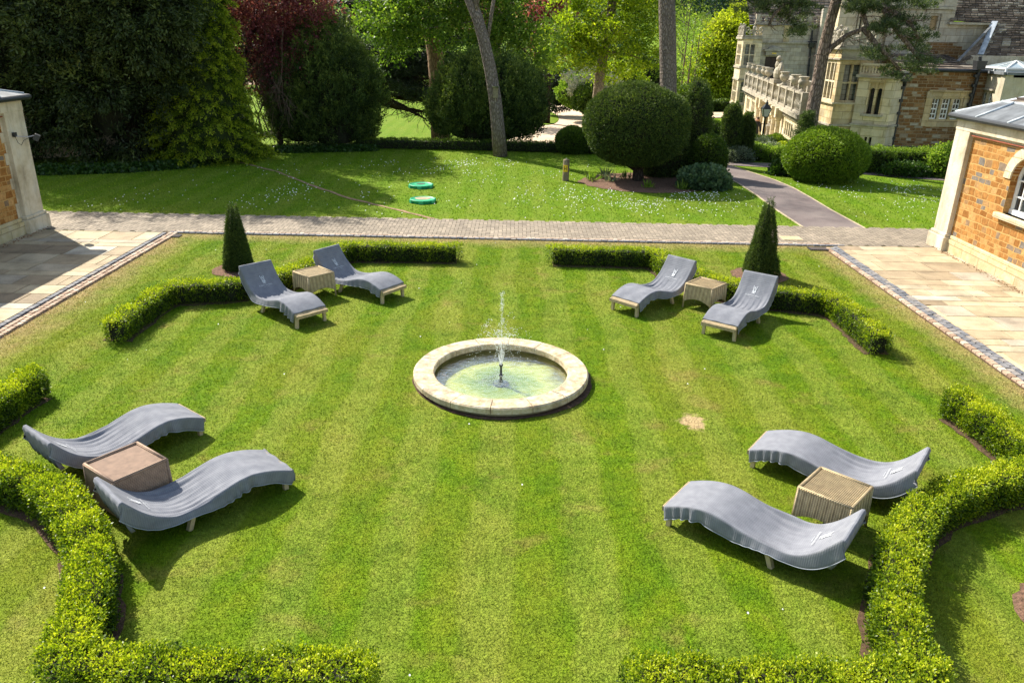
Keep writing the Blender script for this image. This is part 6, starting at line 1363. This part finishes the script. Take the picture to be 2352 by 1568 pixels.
for c_ in ((ga + .07 + m_ - .05) / 2, (m_ + .05 + gb - .07) / 2):
    n = 8
    for k in range(n):
        t0, t1 = pi * k / n, pi * (k + 1) / n; zc = gh[3] - .42; ra = (m_ - .05 - ga - .07) / 2
        b.prism([fA.P(c_ + ra * cos(t0), -.06, zc + ra * 1.3 * sin(t0)), fA.P(c_ + ra * cos(t1), -.06, zc + ra * 1.3 * sin(t1)), fA.P(c_ + ra * cos(t1), -.06, gh[3] - .06), fA.P(c_ + ra * cos(t0), -.06, gh[3] - .06)], [q * -.12 for q in (fA.n.x, fA.n.y, 0)])
gw = b.build('gothic_window', OCHRE, manor); b = MB(); fA.box(b, ga + .01, gb - .01, -.22, -.2, gh[2], gh[3]); b.build('pane', GLASS, gw)
b = MB(); fA.box(b, ga - .12, gb + .12, -.2, .12, gh[2] - .1, gh[2]); b.build('window_sill', CARVE, manor)
for f in (fA, fC): band(f, -.1, f.L + .04, za(180), za(173), .16, 'cornice', CARVE); band(f, -.05, f.L + .02, za(291), za(287), .08, 'string_course', CARVE)
b = MB(); z0_, z1_ = za(173), za(153); n = 12; fA.box(b, 0, fA.L + .05, -.1, .12, z1_, z1_ + .1); fA.box(b, 0, fA.L + .05, -.08, .1, z0_, z0_ + .07)
for k in range(n + 1):
    u = .02 + (fA.L) * k / n; fA.box(b, u - .025, u + .025, -.03, .05, z0_, z1_)
    if k < n:
        du = (fA.L + .05) / n; zc = (z0_ + z1_) / 2; b.tube([fA.P(u, .01, zc + .08), fA.P(u + du / 2, .01, zc - .06), fA.P(u + du, .01, zc + .08)], .02, 4); b.tube([fA.P(u, .01, z1_ - .02), fA.P(u + du / 2, .01, zc + .1), fA.P(u + du, .01, z1_ - .02)], .02, 4)
b.build('pierced_parapet', ASH, manor)
b = MB(); n = 8; fC.box(b, -.05, fC.L, -.1, .12, z1_, z1_ + .1); fC.box(b, 0, fC.L, -.08, .08, z0_, z1_ - .15); b.build('parapet_return', CARVE, manor)
b = MB(); b.prism([fA.P(0, -.3, z0_ - .1), fA.P(fA.L, -.3, z0_ - .1), fC.P(fC.L, -.3, z0_ - .1), fC.P(fC.L, -2.5, z0_ - .1), fA.P(0, -2.5, z0_ - .1)], (0, 0, .06)); b.build('turret_roof', LEAD, manor)
# --- brown rubble wing
YF = 34.9; fw = Fr((tC.x - .3, YF), (aty(2262, 200, YF).x, YF), (0, -1)); zf = lambda py, px=2170: zz(px, py, YF); wh = (fw.hit(2134, 250)[0], fw.hit(2209, 250)[0], zf(280), zf(222))
b = MB(); wallF(b, fw, 0, fw.L, G0, zf(163), [wh]); b.build('rubble_wing_wall', BROWN, manor); window(fw, wh, 3, 1, OCHRE, GLASS, .1, white=True)
b = MB(); u0, u1, z0, z1 = wh
for a in ((u0 - .22, u0, z0 - .2, z1 + .2), (u1, u1 + .22, z0 - .2, z1 + .2), (u0, u1, z0 - .22, z0), (u0, u1, z1, z1 + .18)): fw.box(b, a[0] + .002, a[1] - .002, -.05, .02, a[2], a[3])
fw.box(b, u0 - .2, u1 + .3, -.02, .12, z1 + .2, z1 + .27); fw.box(b, u0 - .25, u0 - .18, -.02, .1, z1 - .1, z1 + .2); b.build('stone_surround', OCHRE, manor)
band(fw, 0, fw.L, zf(166), zf(163), .08, 'tile_course', simple('red_tiles', (.25, .09, .05), .9, .3, 9)); b = MB(); b.tube([fw.P(0, .12, zf(162)), fw.P(fw.L, .12, zf(162))], .07, 8); b.build('gutter', IRONB, manor)
xa, xb = fw.P(.2, 0, 0)[0], fw.P(fw.L - .4, 0, 0)[0]; roofstrip('lean_to_roof', lambda t: ((xa, YF - .1 + 3.2 * t, zf(161) + .55 * t), (xb, YF - .1 + 3.2 * t, zf(161) + .55 * t)), 7)
pipe([P_(2080, 172, YF - .35), P_(2079, 190, YF - .3), P_(2073, 205, YF - .12), P_(2046, 345, YF - .12)], .075, hop=P_(2079, 178, YF - .4)); pipe([P_(2252, 130, YF - .2), P_(2249, 165, YF - .14), P_(2222, 262, YF - .14)], .075, hop=P_(2250, 150, YF - .3))
# --- grey gable wall behind and the great slate roof
YW = 38.0; fwg = Fr((aty(2040, 60, YW).x, YW), (aty(2290, 60, YW).x, YW), (0, -1)); zw = lambda py, px=2150: zz(px, py, YW); wh = (fwg.hit(2133, 50)[0], fwg.hit(2159, 50)[0], zw(75), zw(32))
b = MB(); wallF(b, fwg, 0, fwg.hit(2188, 60)[0], G0, zw(-25), [wh]); wallF(b, fwg, fwg.hit(2188, 60)[0], fwg.L - .1, G0, zw(52)); b.build('grey_gable_wall', ASHG, manor); window(fwg, wh, 1, 1, ASHG, simple('boarded_window', (.33, .23, .12), .7, .2, 9), .09)
b = MB(); u0, u1, z0, z1 = wh; fwg.box(b, u0 - .2, u0, -.05, .05, z0 - .1, z1 + .15); fwg.box(b, u1, u1 + .2, -.05, .05, z0 - .1, z1 + .15); fwg.box(b, u0, u1, -.04, .05, z1, z1 + .15); b.build('stone_surround', ASHG, manor)
band(fwg, 0, fwg.hit(2190, 30)[0], zw(22), zw(17), .14, 'cornice', CARVE)
b = MB(); u0, u1 = fwg.hit(2095, 140)[0], fwg.hit(2195, 140)[0]; n = 5
for k in range(n): fwg.box(b, u0 + (.5 if k > 2 else 0), u1 + .9 - k * .25, -.02, .018, zw(140) + k * .16, zw(140) + (k + 1) * .16 - .004)
b.build('ironstone_patch', BROWN, manor)
P0 = np.array(P_(2352, 131, 36.6)); nn = np.array([0, -.74, .67])
def onp(px, py, off=0):
    r = np.array(ray(px, py)); t = (nn @ (P0 - np.array([0, 0, H]))) / (nn @ r); q = np.array([0, 0, H]) + t * r; return q + nn * off
zlo = P0[2]; zmid = onp(2283, 54)[2]; zhi = onp(2200, -60)[2]
xl_mid = onp(2181, 50)[0]; xl_hi = onp(2200, -60)[0]; xe = onp(2283, 54)[0]; xlo = onp(2250, 131)[0]
def ends(t):
    z = zlo + (zhi - zlo) * t; y = P0[1] + (z - zlo) * .67 / .74
    if z > zmid: xl = xl_mid + (xl_hi - xl_mid) * (z - zmid) / (zhi - zmid)
    else: xl = xlo + (xe - xlo) * (z - zlo) / (zmid - zlo)
    return ((xl, y, z), (P0[0] + 6, y, z))
roofstrip('slate_roof', ends, 34, wmin=.24, up=.06)
b = MB(); A, B = Vector(ends(0)[0]), Vector(ends((zmid - zlo) / (zhi - zlo) - .001)[0]); b.beam(A + Vector((0, -.03, .06)), B + Vector((0, -.03, .08)), .26, .05); b.build('lead_valley', LEADP, manor)
C = Vector(P_(2200, 141, 35.9)); roofstrip('hip_roof', lambda t: (C.lerp(B, t) - Vector((0, 0, .05)), A.lerp(B, t) - Vector((0, 0, .05))), 9); b = MB(); b.beam(C, B, .10, .05); b.build('hip_lead', LEAD, manor)
xm = aty(2181, 52, YW).x; b = MB(); b.bb(xm - .1, aty(2284, 54, YW).x + .1, YW - .25, YW + .1, zw(56), zw(51)); b.bb(xm, aty(2284, 54, YW).x + .6, YW + .1, P0[1] + (zmid - zlo) * .905 + .3, zw(57), zmid + .04); b.build('eave_course', CARVE, manor); b = MB(); b.bb(P0[0] - 2.6, P0[0] + 6, P0[1] - .2, P0[1] + .1, zlo - .35, zlo + .02); b.build('parapet_gutter', CARVE, manor)
b = MB(); b.bb(P0[0] - 2.6, P0[0] + 6, P0[1] - .15, P0[1] + .3, G0, zlo - .35); b.build('clerestory_wall', ASHG, manor)
# --- rendered block with lead coping and glass lantern
rA = aty(2238, 200, 36.0); rB = aty(2304, 200, 33.2); rC = aty(2420, 200, 33.2); f1 = Fr(rA[:2], rB[:2], (-.5, -1)); f2 = Fr(rB[:2], rC[:2], (0, -1)); zr_ = lambda py, px=2300: zz(px, py, 33.3)
wh = (f1.hit(2250, 230)[0], f1.hit(2276, 230)[0], zr_(262), zr_(214)); b = MB(); wallF(b, f1, 0, f1.L, G0, zr_(172), [wh], .3); wallF(b, f2, 0, f2.L, G0, zr_(172), [], .3); b.build('rendered_wall', RENDERW, manor); window(f1, wh, 2, 1, ASH, GLASS, .07, white=True)
b = MB(); f1.box(b, wh[0] - .15, wh[1] + .15, -.02, .1, wh[3] + .04, wh[3] + .11); b.build('drip_mould', CARVE, manor)
b = MB(); f1.box(b, -.1, f1.L + .06, -.3, .12, zr_(172), zr_(166)); f2.box(b, -.02, f2.L, -.3, .12, zr_(172) - .002, zr_(166) - .003); b.build('lead_coping', LEAD, manor)
b = MB(); b.prism([rA.to_tuple()[:2] + (zr_(172),), rB.to_tuple()[:2] + (zr_(172),), rC.to_tuple()[:2] + (zr_(172),), (rC.x, 36, zr_(172)), (rA.x, 36.3, zr_(172))], (0, 0, -.1)); b.build('flat_roof', LEAD, manor)
lc = aty(2330, 160, 34.6); rl = thing('roof_lantern', (lc.x, lc.y, lc.z - .3), 'white framed glass pyramid lantern on the flat roof at the right edge', 'roof lantern'); b = MB(); w2, z0, z1, z2 = .85, zr_(174) , zr_(158), zr_(141); cs = [(-w2, -w2), (w2, -w2), (w2, w2), (-w2, w2)]
for i in range(4):
    p, q = cs[i], cs[(i + 1) % 4]; X_ = lambda c, z: (lc.x + c[0], lc.y + c[1], z); b.beam(X_(p, z0), X_(p, z1), .06, .06); b.beam(X_(p, z1), X_(q, z1), .07, .07); b.beam(X_(p, z1), (lc.x, lc.y, z2), .05, .05); mdp = ((p[0] + q[0]) / 2, (p[1] + q[1]) / 2); b.beam(X_(mdp, z0), X_(mdp, z1), .04, .04); b.beam(X_(mdp, z1), (lc.x, lc.y, z2), .03, .03)
b.build('frame', WHITE, rl); b = MB(); k = .96; b.add([X_((c[0] * k, c[1] * k), z) for z in (z0, z1) for c in cs] + [(lc.x, lc.y, z2 - .03)], [(0, 1, 5, 4), (1, 2, 6, 5), (2, 3, 7, 6), (3, 0, 4, 7), (4, 5, 8), (5, 6, 8), (6, 7, 8), (7, 4, 8)]); b.build('glazing', simple('lantern_glass', (.30, .36, .38), .1, .15, 2, .8), rl)
# iron railing before the wing
rg = thing('iron_railing', (14.5, 32.6, 0), 'thin black iron railing between clipped hedge and stone wing', 'railing'); b = MB(); b.tube([P_(1990, 335, 32.8), P_(2240, 340, 32.8)], .022, 6); b.build('rail', IRONB, rg)
for k in range(6):
    q = aty(2000 + 45 * k, 336, 32.8); b = MB(); b.tube([(q.x, 32.8, 0), (q.x, 32.8, q.z)], .02, 6); b.build('post', IRONB, rg)
# lamp post
LY = 38.0; l0 = aty(1748, 340, LY); g = float(hz(l0.x, LY)); lz = lambda py: zz(1752, py, LY); lp_ = thing('lamp_post', (l0.x, LY, g), 'black iron lamp post with a four sided glass lantern before the terrace', 'street lamp')
x = l0.x; b = MB(); b.lathe((x, LY, g), [(.12, 0), (.12, .3), (.07, .45), (.05, .6), (.045, lz(272) - g), (.08, lz(271) - g), (.03, lz(268) - g)], 12); b.tube([(x - .22, LY, lz(285)), (x + .22, LY, lz(285))], .018, 6); b.build('post', IRONB, lp_, True)
b = MB(); zl, zt = lz(268), lz(250)
for sx, sy in ((-1, -1), (1, -1), (1, 1), (-1, 1)): b.beam((x + sx * .10, LY + sy * .10, zl), (x + sx * .19, LY + sy * .19, zt), .025, .025)
b.lathe((x, LY, zt), [(.28, 0), (.25, .05), (.12, .18), (.08, .2), (.08, .26), (.03, .32), (.03, .36), (.001, .42)], 4, a0=pi / 4, a1=pi / 4 + 2 * pi); b.lathe((x, LY, zl - .05), [(.05, 0), (.15, .05)], 4, a0=pi / 4, a1=pi / 4 + 2 * pi); b.build('lantern_frame', IRONB, lp_)
b = MB(); b.add([(x + sx * w_, LY + sy * w_, z) for z, w_ in ((zl + .01, .098), (zt - .01, .183)) for sx, sy in ((-1, -1), (1, -1), (1, 1), (-1, 1))], [(0, 1, 5, 4), (1, 2, 6, 5), (2, 3, 7, 6), (3, 0, 4, 7)]); b.build('lantern_glass', simple('lamp_glass', (.55, .58, .55), .15, .1, 3, .8), lp_)
# striped bench and the person in dark clothes by the porch
q = at(1754, 322, -.5); bx = thing('striped_bench', (q.x, q.y, float(hz(q.x, q.y))), 'low bench with a black and white zigzag striped top near the lamp post', 'bench'); g = float(hz(q.x, q.y))
b = MB(); b.bb(q.x - .55, q.x + .45, q.y - .3, q.y + .3, g, g + .38); b.build('bench_base', LIME, bx); b = MB()
for k in range(8): b.bb(q.x - .55 + k * .125, q.x - .55 + k * .125 + .062, q.y - .31, q.y + .31, g + .38, g + .43)
b.build('dark_stripes', IRONB, bx); b = MB()
for k in range(8): b.bb(q.x - .488 + k * .125, q.x - .488 + k * .125 + .06, q.y - .31, q.y + .31, g + .38, g + .43)
b.build('pale_stripes', WHITE, bx)
def person():
    hd = aty(1738, 271, 48.5); g = float(hz(hd.x, 48.5)); x, y = hd.x, 48.5; s = max(1.55, hd.z + .12 - g); s = min(s, 1.85)
    me = bpy.data.meshes.new('person'); o = bpy.data.objects.new('person', me); COL.objects.link(o); o.location = (x, y, g)
    J = [(0, 0, .53, .13), (0, -.02, .68, .13), (0, -.03, .80, .15), (0, -.05, .86, .06), (.02, -.09, .90, .075), (.02, -.10, .95, .085),
         (.11, -.02, .795, .06), (.15, -.06, .66, .045), (.12, -.18, .56, .036), (.11, -.25, .56, .03), (-.11, -.02, .795, .06), (-.15, -.05, .66, .045), (-.12, -.17, .56, .036), (-.11, -.24, .56, .03),
         (.055, 0, .48, .085), (.06, -.01, .28, .06), (.06, 0, .05, .042), (.06, -.10, .02, .035), (-.055, 0, .48, .085), (-.06, .01, .28, .06), (-.06, .03, .05, .042), (-.06, -.07, .02, .035)]
    E_ = [(0, 1), (1, 2), (2, 3), (3, 4), (4, 5), (2, 6), (6, 7), (7, 8), (8, 9), (2, 10), (10, 11), (11, 12), (12, 13), (0, 14), (14, 15), (15, 16), (16, 17), (0, 18), (18, 19), (19, 20), (20, 21)]
    me.from_pydata([(a * s, b_ * s, c * s) for a, b_, c, r in J], E_, []); sk = o.modifiers.new('skin', 'SKIN')
    for i, j in enumerate(J): me.skin_vertices[0].data[i].radius = (j[3] * s * (.62 if i < 4 else .9), j[3] * s * (.62 if i < 4 else .9))
    me.skin_vertices[0].data[0].use_root = True; sb = o.modifiers.new('sub', 'SUBSURF'); sb.levels = sb.render_levels = 2
    m = M('person_skin_and_suit'); z = m.sep(m.obj())[2]; k = m.math('GREATER_THAN', z, .865 * s); me.materials.append(m.done(m.bsdf(m.mix(k, (.025, .028, .035), (.48, .27, .19)), .7)))
    tag(o, 'person in a dark jacket bending forward beside the porch, seen behind the narrow yews', 'person')
    b = MB(); b.ball((x + .02 * s, y - .095 * s, g + .965 * s), (.05 * s, .058 * s, .045 * s), 6); h = b.build('hair', simple('brown_hair', (.06, .035, .02), .7), None); h.parent = o; h.matrix_parent_inverse = Matrix.Translation(-Vector(o.location))
person()
